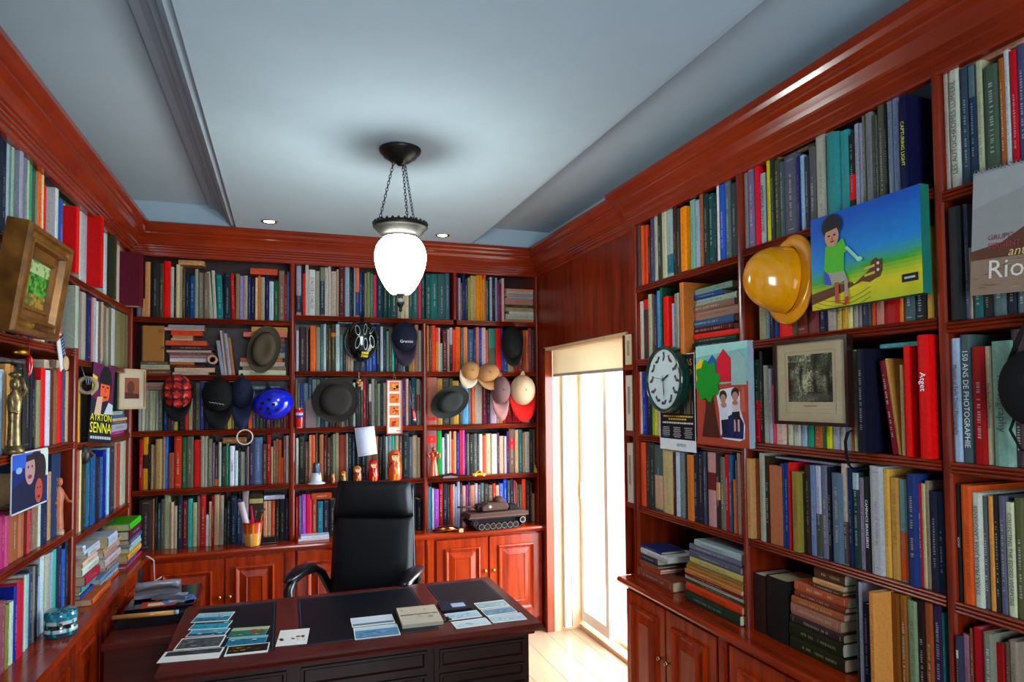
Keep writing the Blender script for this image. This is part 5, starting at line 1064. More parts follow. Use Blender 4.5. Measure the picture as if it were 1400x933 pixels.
sheet('photograph', 'blue seascape photograph nearest the worn notebook', 'photograph', ((705, 200), (853, 183), (873, 222), (716, 238)), [(.02, .98, .05, .3, 'b8ccd8'), (.02, .98, .3, .95, '5a88a8')], scribble=(10, 16, ['88a8c0', '3a6888'], .4, .9))
sheet('photograph', 'pale blue photograph in front of the dark disc case', 'photograph', ((1018, 150), (1130, 138), (1148, 158), (1036, 174)), [(.02, .98, .1, .9, 'a8c0cc')], scribble=(11, 9, ['6a8898', 'd8e4e8'], .3, .8))
sheet('photograph', 'pale photograph with written edge, beside the keys', 'photograph', ((1040, 178), (1160, 163), (1180, 185), (1062, 202)), [(.02, .98, .1, .9, 'c8d4d8')], scribble=(12, 9, ['6a8898', '8aa0a8'], .3, .8))
sheet('photograph', 'grey-green photograph at the far end of the desk', 'photograph', ((1118, 113), (1220, 103), (1244, 121), (1140, 136)), [(.02, .98, .1, .9, '9ab0b0')], scribble=(13, 9, ['6a8088', 'c8d4d8'], .3, .8))
sheet('photograph', 'blue wave photograph second from the desk end', 'photograph', ((1142, 138), (1247, 123), (1268, 145), (1164, 157)), [(.02, .98, .1, .9, '6a8ca0')], scribble=(14, 9, ['3a5a70', 'b8ccd4'], .3, .8))
sheet('photograph', 'pale misty photograph closest to the desk end corner', 'photograph', ((1166, 158), (1280, 146), (1302, 168), (1186, 183)), [(.02, .98, .1, .9, 'b0c4cc')], scribble=(15, 9, ['7a98a8', 'd8e4e8'], .3, .8))
dc = sheet('disc_case', 'dark disc case with a white block of lettering', 'disc case', ((992, 116), (1090, 107), (1116, 133), (1012, 145)), [(.4, .85, .3, .75, 'a8b0d0')], th=.008, base='1a1a2c', group='desk clutter')
nb = sheet('notebook', 'worn cream notebook with brown spine edge on the leather inlay', 'notebook', ((850, 140), (983, 131), (1018, 183), (880, 203)), [(.03, .97, .45, .52, '6a6258'), (.02, .98, .0, .04, 'a89a84')], th=.016, base='b9ad98', group='desk clutter', scribble=(16, 18, ['a89c88', 'c4baa6', '8a7c68'], .2, .9))
kc = PX(200+1015/2.5, 780+172/2.5, 2, DZT+.002)
t = thing('key_bunch', 'bunch of dark keys lying between notebook and photographs', 'keys', kc)
for a in (0, 40, 75, 130): MB().box(-.004, .028, -.004, .004, 0, .003, hexc('2a2a2c')).lathe([(.001, 0), (.009, 0), (.009, .003), (.001, .003)], 10, hexc('2a2a2c'), ctr=(.03, 0, .001)).build('key', METALM, t, (0, 0, .002*a/40), (0, 0, math.radians(a)))
MB().tube([(.01*math.cos(i*.524), .01*math.sin(i*.524), .004) for i in range(12)], .001, 5, hexc('888'), closed=True).build('ring', METALM, t)
# ================================================================== side table with the telephone
t = thing('side_table', 'low mahogany side table between desk and bookcase', 'table', (-.62, -.86, 0))
MB().box(-.165, .165, -.45, .45, .615, .65).build('table_top', DESKTOP, t, bevel=.006)
MB().box(-.15, .15, -.435, .43, .06, .615).build('carcass', wood('side_table_wood', 'x', '561a10', '3a100a', .35), t)
MB().box(-.16, .16, -.44, .44, .002, .06).build('plinth', DESKW, t)
def stp(u, v, z): return PX(u, v, 2, z)
t = thing('document_tray', 'flat black document tray on the side table', 'tray', (-.615, -.88, .651))
MB().box(-.155, .155, -.24, .22, 0, .006, hexc('0c0c0e')).box(-.155, .155, -.24, -.234, .006, .05, hexc('0c0c0e')).box(-.155, .155, .214, .22, .006, .05, hexc('0c0c0e')).box(-.155, -.149, -.234, .214, .006, .05, hexc('0c0c0e')).box(.149, .155, -.234, .214, .006, .05, hexc('0c0c0e')).box(-.149, .149, -.234, .214, .006, .05, hexc('141214')).build('tray', GLOSSM, t)
a, b_ = stp(154, 845, .715), stp(244, 837, .715)
o = MB().tube([(a.x, a.y, .715), (b_.x-.02, b_.y, .715)], .011, 12, hexc('c08a4a')).tube([(b_.x-.02, b_.y, .715), (b_.x, b_.y, .715)], .0105, 12, hexc('9ab0c0')).build('wooden_baton', GLOSSM); tag(o, 'pale wooden baton with a metal tip lying across the tray', 'baton')
t = thing('folder', 'dark glossy folder under the telephone', 'folder', (-.60, -.86, .703)); MB().box(-.15, .16, -.17, .22, 0, .012, hexc('1c1014')).build('cover', GLOSSM, t)
for i, (c, dx, dy, rz, nm) in enumerate((('c8742c', -.005, -.05, .2, 'orange magazine on the folder, edge under the telephone'), ('d8c060', .045, -.02, -.1, 'yellow leaflet tucked under the grey handset'), ('b83a28', .0, -.075, .05, 'red leaflet at the front of the telephone folder'), ('5a80c8', .085, -.03, .3, 'blue leaflet poking out beside the telephone'))):
    o = MB().box(-.075, .075, -.05, .05, 0, .002, hexc(c)).box(-.05, .03, -.03, .02, .002, .0023, hexc('e8d8b0' if i != 1 else 'a04a2c')).build('leaflet', PRINTM, None, (-.60+dx, -.92+dy, .716+i*.0026), (0, 0, rz)); tag(o, nm, 'leaflet', 'leaflets under the telephone')
t = thing('telephone', 'grey desk telephone with handset and button pad', 'telephone', (-.635, -.80, .728), math.radians(8))
b = MB(); rows = [[(-.11, -.09, z0), (.11, -.09, z0), (.11, .10, z1), (-.11, .10, z1)] for z0, z1 in ((0, 0), (.014, .034), (.018, .040))]
b.grid(rows, hexc('6a6a74'), smooth=False, closed=True); b.face(rows[-1], hexc('6a6a74')); bo = b.build('body', GLOSSM, t, bevel=.006)
MB().tube([(-.10, -.03, .044), (-.06, -.035, .055), (.0, -.036, .058), (.06, -.035, .055), (.10, -.03, .044)], [.022, .017, .015, .017, .022], 12, hexc('84848e')).build('handset', GLOSSM, t)
b = MB()
for i in range(5):
    for j in range(2): b.box(-.02+i*.024, -.004+i*.024, .035+j*.024, .052+j*.024, .032+j*.004, .041+j*.004, hexc('1c1c22'))
b.build('button_pad', GLOSSM, t)
t2 = thing('cordless_handset', 'pale grey cordless handset lying before the desk telephone', 'handset', (-.555, -.94, .728), math.radians(-14))
MB().prism([(-.085, 0), (.085, 0), (.09, .012), (.05, .024), (-.06, .022), (-.09, .01)], -.026, .026, 'y', hexc('5a5c68')).build('body', GLOSSM, t2, bevel=.006); MB().box(.03, .08, -.02, .02, .020, .0245, hexc('9ab0d0')).build('screen', GLOSSM, t2)
o = MB().tube([(-.80, -.20, .80), (-.79, -.185, .792), (-.765, -.165, .765), (-.765, -.15, .70), (-.76, -.15, .60), (-.72, -.17, .66), (-.74, -.40, .68), (-.70, -.66, .75)], .004, 6, hexc('b8aca4')).build('cable', PRINTM); tag(o, 'pale telephone cable running down from the worktop corner', 'cable')
# ================================================================== chair
t = thing('office_chair', 'high-backed black leather office chair behind the desk', 'chair', (.385, -.98, -.0), math.radians(-27))
def pad(w0, w1, z0, z1, y0, th, lean, n=9, bulge=.018, name='pad', parent=None, m=LEATHER):
    b = MB(); F_ = []; Bk = []
    for i in range(n+1):
        f = i/n; z = z0+(z1-z0)*f; w = w0+(w1-w0)*f; e = math.sin(math.pi*min(1, max(0, f)))**.35; rowf = []; rowb = []
        for j in range(13):
            g = j/12*2-1; ed = (1-abs(g)**6)
            x = w*g; y = y0+lean*(z-z0)
            rowf.append((x, y-bulge*e*ed-th*.5*max(.15, e)*ed**.5, z)); rowb.append((x, y+th*.5*max(.15, e)*ed**.5, z))
        F_.append(rowf); Bk.append(rowb)
    b.grid(F_); b.grid([r[::-1] for r in Bk]); b.grid([F_[0], Bk[0]]); b.grid([F_[-1], Bk[-1]])
    b.grid([[r[0] for r in F_], [r[0] for r in Bk]]); b.grid([[r[-1] for r in F_], [r[-1] for r in Bk]])
    return b.build(name, m, parent)
pad(.255, .248, .48, 1.055, .20, .06, .10, bulge=.010, name='backrest', parent=t)
pad(.250, .226, 1.05, 1.255, .25, .075, .10, bulge=.012, name='headrest', parent=t)
SHELLM = mat('chair_shell', '0c0d12', rough=.3, noise=.1, coat=.15)
b = MB(); rows = []
for i in range(12):
    f = i/11; z = .46+.775*f; w = .272-.035*f; y = .255+.10*(z-.5)
    rows.append([(-w, y-.03, z), (-w*.9, y+.015, z), (0, y+.03, z), (w*.9, y+.015, z), (w, y-.03, z), (w, y-.045, z), (w-.012, y-.045, z)])
b.grid(rows); o = b.build('back_shell', SHELLM, t); s = o.modifiers.new('thick', 'SOLIDIFY'); s.thickness = .01
b = MB(); rows = []
for i in range(9):
    f = i/8; y = -.27+.50*f; rows.append([(-.25, y, .44), (-.255, y, .48), (-.22, y, .50+.01*math.sin(f*3)), (0, y, .495), (.22, y, .50+.01*math.sin(f*3)), (.255, y, .48), (.25, y, .44)])
b.grid(rows, closed=True); b.face(rows[0]); b.face(rows[-1][::-1]); b.build('seat', LEATHER, t)
for sx in (-1, 1):
    x = sx*.315
    ar = MB().tube([(x*.80, .235, .60), (x*.95, .20, .72), (x*1.0, .12, .765), (x*1.02, .0, .77), (x*1.02, -.12, .76), (x*1.0, -.19, .72), (x*.97, -.20, .64), (x*.90, -.15, .52), (x*.82, -.08, .46)], [.024, .026, .026, .022, .024, .026, .026, .024, .02], 12).build('armrest', SHELLM, t)
    b = MB(); rows = []
    for i in range(11):
        f = i/10; yy = .16-.36*f; r = max(.004, .046*math.sin(math.pi*min(.985, max(.015, f)))**.45); zz = .785+.012*math.sin(math.pi*f)-.012*f*f
        rows.append([(x*1.03+r*math.cos(a), yy, zz+r*.42*math.sin(a)) for a in [2*math.pi*q/14 for q in range(14)]])
    b.grid(rows, closed=True); b.face(rows[0][::-1]); b.face(rows[-1]); b.build('arm_pad', SHELLM, ar)
MB().lathe([(.03, .10), (.028, .30), (.05, .38), (.09, .44)], 18).build('gas_column', METALM, t)
for q in range(5):
    a = math.radians(q*72+10); lg = MB().tube([(0, 0, .12), (.16*math.cos(a), .16*math.sin(a), .105), (.29*math.cos(a), .29*math.sin(a), .075)], [.03, .022, .015], 8).build('leg', SHELLM, t)
    MB().lathe([(.001, -.014), (.028, -.014), (.028, .014), (.001, .014)], 14, axis='x', ctr=(.29*math.cos(a), .29*math.sin(a), .031)).build('caster', SHELLM, lg)
# ================================================================== things on the bookcase with the gilt painting (faces +X)
RL, RR = math.pi/2, -math.pi/2
def wl(s, z, off): return Vector(frame_pt('L', s, off, z))
def wr_(s, z, off): return Vector(frame_pt('R', s, off, z))
def poly(b, pts, y, col): b.face([(x, y, z) for x, z in pts], hexc(col) if isinstance(col, str) else col)
def ell(cx, cz, rx, rz, n=18, a0=0, a1=360): return [(cx+rx*math.cos(math.radians(a0+(a1-a0)*i/n)), cz+rz*math.sin(math.radians(a0+(a1-a0)*i/n))) for i in range(n)]
# gilt framed landscape, leaning out at the top
t = thing('picture_frame', 'small green landscape painting in a heavy gilt frame', 'painting', wl(-1.985, 1.995, -.02), RL)
t.rotation_euler = (math.radians(8), 0, RL)
w, h, d = .225, .37, .075
GILTF = mat('antique_gilt', '96621f', rough=.32, metal=.4, col2='573210', scale=14)
b = MB(); rows = [[(-w+i, -o, i), (w-i, -o, i), (w-i, -o, h-i), (-w+i, -o, h-i)] for i, o in ((0, 0), (0, d-.012), (.006, d), (.02, d), (.026, d-.010), (.04, d-.014), (.048, d-.004), (.058, d-.004), (.064, d-.026), (.085, d-.030), (.09, d-.022), (.098, d-.022), (.105, d-.036))]
b.grid(rows, smooth=False, closed=True); b.build('frame', GILTF, t)
MB().box(-w+.002, w-.002, -.01, 0, .002, h-.002, hexc('2a1a10')).build('backing', MATTM, t)
b = MB(); gx, gz0, gz1 = w-.10, .10, h-.10; n, m_ = 14, 14; rr = random.Random(8); yy = -(d-.036)+.001
def land(x, f):
    if f > .72: c = Vector(hexc('9ab07a')) if rr.random() < .7 else Vector(hexc('5c8a3c'))
    elif f > .32: c = Vector(hexc(rr.choice(['2c6a18', '3f8a22', '1e4a14', '5a9a2c'])))
    else: c = Vector(hexc(rr.choice(['7a6a24', 'a8742c', '4a5a1c'])))
    return c
for i in range(n):
    for j in range(m_):
        x0, x1 = -gx+2*gx*i/n, -gx+2*gx*(i+1)/n; z0, z1 = gz0+(gz1-gz0)*j/m_, gz0+(gz1-gz0)*(j+1)/m_
        poly(b, [(x0, z0), (x1, z0), (x1, z1), (x0, z1)], yy, tuple(land(x0, (j+.5)/m_)))
b.build('canvas', PAINTM, t); MB().box(-.04, .04, -d+.0045, -d+.012, .028, .05, hexc('b08a48')).build('name_plate', BRASS, t)
# red chilli charm
P = PX(40, 502, 0, XL+.012); k = mpp(P)
t = thing('chilli_charm', 'red chilli charm dangling on a red cord from the shelf', 'charm', P, RL)
MB().tube([(0, 0, .045), (.002, 0, .028), (.004, 0, 0), (.0, 0, -.022), (-.012, 0, -.04)], [.004, .013, .012, .008, .001], 12, hexc('c01010')).build('chilli', GLOSSM, t)
MB().tube([(0, 0, .045), (0, .004, .125)], .0018, 6, hexc('a81414')).build('cord', MATTM, t)
# luggage tag and wooden disc
P = PX(84, 484, 0, XL+.015)
t = thing('card_tag', 'white and navy card tag hooked on the shelf edge', 'tag', P, RL); t.rotation_euler = (0, math.radians(-24), RL)
MB().box(-.045, .0, -.003, 0, -.065, .07, hexc('d8d8d8')).build('card', PRINTM, t); MB().box(.0, .042, -.003, 0, -.03, .075, hexc('1c2c58')).build('printed_side', PRINTM, t)
b = MB()
for i in range(6): b.box(.006, .036, -.0036, -.003, .062-.014*i, .067-.014*i, hexc('8a98b8'))
b.build('lettering', PRINTM, t)
P = PX(89.5, 497, 0, XL+.02); t = thing('wooden_disc', 'round pale wooden disc hanging below the card tag', 'disc', P, RL)
MB().lathe([(.001, -.006), (.030, -.006), (.033, 0), (.030, .006), (.001, .006)], 20, hexc('c8a888'), axis='y').build('disc', PAINTM, t); MB().tube([(0, 0, .03), (-.01, .004, .075)], .0012, 5, hexc('cbb')).build('string', MATTM, t)
# statuettes
def statuette(name, label, P, rot, h, col, m, staff=False, plinth=None):
    t = thing(name, label, 'statuette', P, rot); k = h; c = hexc(col)
    MB().lathe([(.001, 0), (.11*k, 0), (.11*k, .06*k), (.09*k, .07*k), (.09*k, .10*k), (.001, .10*k)], 4 if plinth else 16, hexc(plinth or col)).build('base', m, t)
    MB().lathe([(.085*k, .10*k), (.08*k, .2*k), (.07*k, .38*k), (.075*k, .5*k), (.088*k, .62*k), (.085*k, .70*k), (.04*k, .76*k), (.028*k, .79*k)], 16, c, sy=.7, colf=lambda a, b: tuple(x*(.72 if b % 3 == 0 else 1) for x in c)).build('robe', m, t)
    MB().lathe([(.001, .775*k), (.04*k, .79*k), (.055*k, .84*k), (.05*k, .90*k), (.001, .93*k)], 14, c).build('head', m, t)
    if staff:
        MB().tube([(.075*k, 0, .66*k), (.10*k, -.05*k, .78*k), (.05*k, -.03*k, .93*k)], .024*k, 8, c).tube([(-.075*k, 0, .66*k), (-.10*k, -.06*k, .52*k), (-.04*k, -.09*k, .5*k)], .024*k, 8, c).build('arms', m, t)
        MB().lathe([(.03*k, .93*k), (.07*k, .96*k), (.06*k, .985*k), (.02*k, 1.0*k)], 10, c).build('crown', m, t)
    else:
        MB().tube([(.08*k, 0, .66*k), (.13*k, -.05*k, .52*k), (.16*k, -.10*k, .52*k)], .025*k, 8, c).tube([(-.08*k, 0, .66*k), (-.13*k, -.05*k, .54*k), (-.10*k, -.11*k, .52*k)], .025*k, 8, c).build('arms', m, t)
    return t
BR2 = mat('aged_brass', 'a08a5c', rough=.35, metal=.7, col2='5a4626', scale=50)
statuette('brass_statuette', 'aged brass statuette of a crowned figure before black spines', wl(-1.93, 1.565, -.01), RL-.5, .295, 'a08a5c', BR2, staff=True)
WC = mat('carved_wood', attr=True, rough=.45, noise=.25, scale=30)
statuette('wooden_statuette', 'carved wooden saint on a square base at the shelf end', wl(-1.315, 1.158, .02), RL-.6, .275, 'c0663a', WC, plinth='c09a80')
# photograph of two people
P = wl(-1.78, 1.455, -.016); t = thing('photograph', 'glossy snapshot of two smiling people pinned below the brass statuette', 'photograph', P, RL)
w, h = .19, .11; MB().prism([(-w+.01, -h), (w-.01, -h), (w, -h+.01), (w, h-.01), (w-.01, h), (-w+.01, h), (-w, h-.01), (-w, -h+.01)], -.0012, .0012, 'y', hexc('cfcfcf')).build('paper', PRINTM, t)
b = MB(); y = -.0015
poly(b, [(-w+.006, -h+.006), (w-.006, -h+.006), (w-.006, h-.006), (-w+.006, h-.006)], y, '12246a')
poly(b, [(-w+.006, .05), (w-.006, .05), (w-.006, h-.006), (-w+.006, h-.006)], y-.0001, '2a5ac8'); poly(b, [(.10, .0), (w-.006, .0), (w-.006, h-.006), (.10, h-.006)], y-.00015, 'c8d8d0')
poly(b, [(-w+.01, -h+.01), (.10, -h+.01), (.06, -.01), (-.05, .015), (-w+.01, -.02)], y-.0002, '141c3c')
poly(b, ell(.05, .055, .085, .05), y-.00022, '241a1e'); poly(b, ell(.115, .03, .05, .06), y-.00024, '2c2024'); poly(b, ell(-.01, .04, .052, .058), y-.0003, 'b48a8c')
poly(b, [(-.055, .07), (.03, .075), (.035, .096), (-.05, .096)], y-.00032, '2a1e22'); poly(b, ell(-.03, .05, .008, .005), y-.0004, '2a1818'); poly(b, ell(.01, .05, .008, .005), y-.0004, '2a1818'); poly(b, ell(-.012, .012, .022, .008), y-.0004, '7a3840')
poly(b, ell(.10, -.045, .055, .058), y-.0005, '3a2022'); poly(b, ell(.085, -.052, .042, .048), y-.0006, 'b04a40'); poly(b, ell(.07, -.04, .007, .004), y-.0007, '2a1010'); poly(b, ell(.10, -.04, .007, .004), y-.0007, '2a1010'); poly(b, ell(.083, -.075, .018, .006), y-.0007, '6a1c1c')
poly(b, ell(-.12, .045, .03, .012), y-.0004, '8ab0d0')
b.build('picture', PRINTM, t)
# painted round tin
P = PX(83, 868, 2, ZK+.001); t = thing('painted_tin', 'round painted tin with blue and teal bands on the worktop', 'tin', P)
TC = ['15607a', '1a7a94', '0f4a62', 'c8ccd0', '1a1a26', '1a1a26', 'c8ccd0', '2a7a9a', '176a88', '104a66', '1a5a70']
prof = [(r_*.80, z_) for r_, z_ in [(.001, 0), (.064, 0), (.072, .006), (.075, .020), (.073, .034), (.070, .038), (.071, .052), (.070, .064), (.073, .068), (.075, .082), (.072, .098), (.064, .104), (.001, .105)]]
MB().lathe(prof[:8], 32, colf=lambda a, b: hexc(TC[min(a, 10)] if (b+a) % 5 else '2a9a8a')).build('body', GLOSSM, t); MB().lathe(prof[7:], 32, colf=lambda a, b: hexc(TC[min(a+6, 10)] if (b+a) % 4 else '30a0a0')).build('lid', GLOSSM, t)
MB().lathe([(.001, -.001), (.006, 0), (.001, .004)], 10, hexc('a8142c'), axis='y', ctr=(.016, -.0575, .056)).build('red_stud', GLOSSM, t)
# magazine clipped to the shelf
C = PX(139, 552, 0, XL+.045); t = thing('magazine', 'glossy motor-racing magazine hung with a portrait cover', 'magazine', C, math.radians(76)); t.rotation_euler = (0, math.radians(6), math.radians(76))
w, h = .105, .20; MB().box(-w, w, -.002, .004, -h, h, hexc('14161c')).build('cover', PRINTM, t)
b = MB(); y = -.0022
poly(b, [(-w, -.04), (w, -.04), (w, h), (-w, h)], y, '5a1c44'); poly(b, ell(.02, .11, .062, .085), y-.0002, '17141c'); poly(b, ell(.02, .07, .046, .082), y-.0004, 'd8582c'); poly(b, [(-.02, .10), (.06, .10), (.065, .17), (-.025, .17)], y-.0005, '181418')
for x in (.0, .042): poly(b, ell(x, .085, .010, .005), y-.0007, '22120e')
poly(b, [(.014, .06), (.03, .06), (.023, .088)], y-.0007, 'b03c1c'); poly(b, ell(.024, .034, .018, .006), y-.0007, '7a1a12')
poly(b, [(-w, -.06), (w, -.06), (w, .0), (.05, .02), (-.03, -.0), (-w, .03)], y-.0006, '18202c'); poly(b, [(-.07, -.06), (-.01, -.06), (.0, .035), (-.05, .03)], y-.0007, 'c8a890'); poly(b, [(.02, -.055), (w, -.05), (w, .0), (.06, .01)], y-.0008, 'b8bcc4'); poly(b, [(-w, .03), (-.07, .05), (-.06, .13), (-w, .14)], y-.0006, 'd8b820')
b.build('portrait', PRINTM, t)
XT = Matrix.Rotation(math.radians(90), 4, 'X')
text_mesh('AYRTON', .05, 'title', t, Matrix.Translation((0, -.0036, -.075)) @ XT, inkmat('e8e020'), sx=1.0)
text_mesh('SENNA', .075, 'title', t, Matrix.Translation((0, -.0036, -.128)) @ XT, inkmat('f0e810'), sx=.86)
b = MB(); [b.box(-.09+.022*i, -.074+.022*i, -.0032, -.0028, -.182, -.168, hexc('b8c0d0')) for i in range(9)]; b.build('strapline', PRINTM, t)
MB().box(-.012, .02, -.008, .008, h-.006, h+.018, hexc('aab0a8')).build('clip', METALM, t)
# little framed print
c0 = wl(-.13, 1.825, -.03); t = thing('picture_frame', 'small pale framed sepia print beside the racing magazine', 'picture frame', c0, math.radians(60))
frame4(MB(), .11, .125, .012, -.01, .004, hexc('b89a78')).build('frame', PAINTM, t); MB().box(-.098, .098, -.003, 0, -.113, .113, hexc('b8a890')).build('mount', PRINTM, t)
b = MB(); poly(b, [(-.06, -.06), (.06, -.06), (.06, .07), (-.06, .07)], -.0034, '8a4a30'); poly(b, ell(-.01, .01, .03, .04), -.0036, '5a3020'); poly(b, [(-.06, -.06), (.06, -.06), (.06, -.03), (-.06, -.02)], -.0038, '4a2418'); b.build('print', PRINTM, t)
# tape roll with spectacles, mask, gold box, little boxes, grey recorder
P = wl(-1.02, 1.83, -.012); t = thing('tape_roll', 'roll of pale tape hanging with wire spectacles below the shelf', 'tape', P, RL)
MB().lathe([(.03, -.02), (.045, -.02), (.045, .02), (.03, .02), (.03, -.02)], 24, hexc('a89a80'), axis='x').build('tape', PRINTM, t)
b = MB()
for x in (-.085, -.045): b.tube([(x+.018*math.cos(i*.524), -.02, .02+.018*math.sin(i*.524)) for i in range(12)], .0018, 5, hexc('8a8a92'), closed=True)
b.tube([(-.105, -.02, .02), (-.11, .0, .09)], .0018, 5, hexc('8a8a92')); b.build('spectacles', METALM, t)
P = PX(114, 622, 0, XL+.02); t = thing('carved_mask', 'small dark carved mask hanging on the shelf post', 'mask', P, RL)
dome(MB(), .032, .048, .03, 18, 8, col=hexc('22140e')).build('face', WC, t); MB().tube([(-.008, -.03, .012), (0, -.04, 0), (.008, -.03, -.012)], .006, 6, hexc('5a3420')).lathe([(.001, 0), (.007, .002), (.001, .004)], 8, hexc('a8744a'), axis='y', ctr=(-.012, -.03, .014)).lathe([(.001, 0), (.007, .002), (.001, .004)], 8, hexc('a8744a'), axis='y', ctr=(.012, -.03, .014)).build('features', WC, t)
def on_books(bay, row, u0, u1): return max([q['P'].z+q['h'] for q in ITEMS if q['bay'] == bay and q['row'] == row and q['kind'] == 'up' and u0-1 < q['order'] < u1+1] or [SH[bay][row]])
for (u0, u1, lab) in ((57, 70, 'cream cardboard box lying on the books, nearer of two'), (72, 80, 'smaller cream cardboard box lying on the books by the tag')):
    s0, s1 = PX(u0, 500, 0, XL-.03).y, PX(u1, 500, 0, XL-.03).y; z = on_books('L1', 2, u0, u1)+.001
    o = MB().box(-(s1-s0)/2, (s1-s0)/2, 0, .09, 0, .034, hexc('b4a08a')).box(-(s1-s0)/2-.001, (s1-s0)/2+.001, -.001, .091, .026, .035, hexc('c0ae98')).build('small_box', PRINTM, None, wl((s0+s1)/2, z, .022), (0, 0, RL)); tag(o, lab, 'box', 'cream boxes on the books')
z = on_books('L1', 2, 57, 70)+.037
t = thing('gold_ornament', 'little gilded ornament resting on the cream box', 'ornament', wl(-1.72, z, .03), RL); MB().tube([(-.05, .02, .012), (-.02, .0, .016), (.02, .0, .014), (.05, .02, .012)], [.006, .013, .011, .005], 10, hexc('b07a20')).build('body', METALM, t)
zc = max(q['P'].z+q['w'] for q in ITEMS if q.get('stack') == 'stack of three in the corner')+.001
t = thing('electronic_device', 'dark grey slim device lying on the corner stack', 'device', wl(-.36, zc, .03), RL); MB().box(-.16, .13, .0, .2, 0, .045, hexc('34363a')).build('case', GLOSSM, t, bevel=.004); MB().box(-.15, .04, -.001, .0, .008, .034, hexc('1a1b1e')).build('front_panel', GLOSSM, t)
# ================================================================== things on the bookcase beside the doorway (faces -X)
# bird clock
t = thing('wall_clock', 'round green-rimmed wall clock with a bird at every hour', 'clock', wr_(-1.943, 1.835, -.02), RR)
R_ = .152
MB().lathe([(R_*1.08, .012), (R_*1.09, -.028), (R_*1.07, -.040), (R_*1.03, -.044), (R_*.99, -.042), (R_*.965, -.034)], 48, hexc('0e3428'), axis='y').build('rim', GLOSSM, t)
MB().lathe([(.001, -.030), (R_*.97, -.030)], 48, hexc('c4d2d4'), axis='y').build('dial', PRINTM, t)
for i in range(12):
    a = math.radians(90-i*30); cx, cz = R_*.74*math.cos(a), R_*.74*math.sin(a); b = MB(); s = .021; rr = random.Random(i)
    pts = [(-1.1, -.5), (-.4, -.7), (.3, -.6), (.8, .0), (1.2, .35), (.95, .6), (.7, .85), (.4, .7), (.2, .2), (-.5, .0), (-1.0, -.1)]
    an = rr.uniform(-.6, 1.2); fl_ = rr.choice((-1, 1))
    poly(b, [(cx+s*(fl_*x*math.cos(an)-z*math.sin(an)), cz+s*(fl_*x*math.sin(an)+z*math.cos(an))) for x, z in pts], -.0312, rr.choice(['3a4450', '4a4a50', '5a3a3c', '2c3a44']))
    poly(b, [(cx+s*.35*math.cos(q*1.05), cz+s*.3*math.sin(q*1.05)) for q in range(6)], -.0316, rr.choice(['7a3a34', '6a7a88', '8a7a6a'])); b.build('hour_bird', PRINTM, t)
def hand(a, l, wd, y):
    a = math.radians(90-a); c, s = math.cos(a), math.sin(a)
    return MB().prism([(x*c-z*s, x*s+z*c) for x, z in ((-.02, -wd*.4), (l*.6, -wd), (l, 0), (l*.6, wd), (-.02, wd*.4))], y-.001, y, 'y', hexc('1a2226'))
hand(65, .055, .005, -.034).build('hour_hand', GLOSSM, t); hand(175, .10, .0035, -.036).build('minute_hand', GLOSSM, t); hand(278, .09, .001, -.038).build('second_hand', GLOSSM, t)
MB().lathe([(.006, -.03), (.006, -.039), (.001, -.04)], 12, hexc('1a2226'), axis='y').build('hub', GLOSSM, t)
# poster behind the clock
t = thing('poster', 'black exhibition poster hanging behind the green clock', 'poster', wr_(-1.985, 1.72, -.006), RR)
w, h = .155, .235; MB().box(-w, w, -.0015, 0, -h, h, hexc('d8dce0')).build('paper', PRINTM, t)
b = MB(); y = -.0018; poly(b, [(-w+.006, -h+.055), (w-.006, -h+.055), (w-.006, h-.004), (-w+.006, h-.004)], y, '101014')
rr = random.Random(2)
for i in range(22): x = -w+.02+i*.0125; poly(b, [(x, -.055), (x+.009, -.055), (x+.007, -.055+rr.uniform(.02, .09)), (x+.001, -.055+rr.uniform(.02, .09))], y-.0002, rr.choice(['4a463c', '2c2a26', '6a6454']))
poly(b, [(w-.05, .0), (w-.03, .0), (w-.03, .09), (w-.05, .09)], y-.0002, '6a4a28')
for r_, (zz, cc, sc_) in enumerate(((-.072, 'c8a03a', .9), (-.086, 'c8a03a', .6), (-.104, 'c8c8cc', .95))):
    x = -w*sc_+.02
    while x < w*sc_-.02: l_ = rr.uniform(.008, .022); poly(b, [(x, zz), (x+l_, zz), (x+l_, zz+.008), (x, zz+.008)], y-.0003, cc); x += l_+.004
for cx in (-.095, .0, .095):
    for q in range(6): wd = rr.uniform(.026, .036); poly(b, [(cx-wd, -.125-q*.009), (cx+wd, -.125-q*.009), (cx+wd, -.121-q*.009), (cx-wd, -.121-q*.009)], y-.0003, '9a9aa2' if not (cx < -.05 and q > 4) else '3a7ab0')
b.build('print', PRINTM, t)
text_mesh('AS', .045, 'heading', t, Matrix.Translation((.11, -.003, h-.045)) @ XT, inkmat('c8742c')); text_mesh('O', .045, 'heading', t, Matrix.Translation((.115, -.003, h-.092)) @ XT, inkmat('c8742c'))
text_mesh('SIEMENS', .022, 'sponsor', t, Matrix.Translation((.035, -.003, -h+.028)) @ XT, inkmat('2a9aa0'))
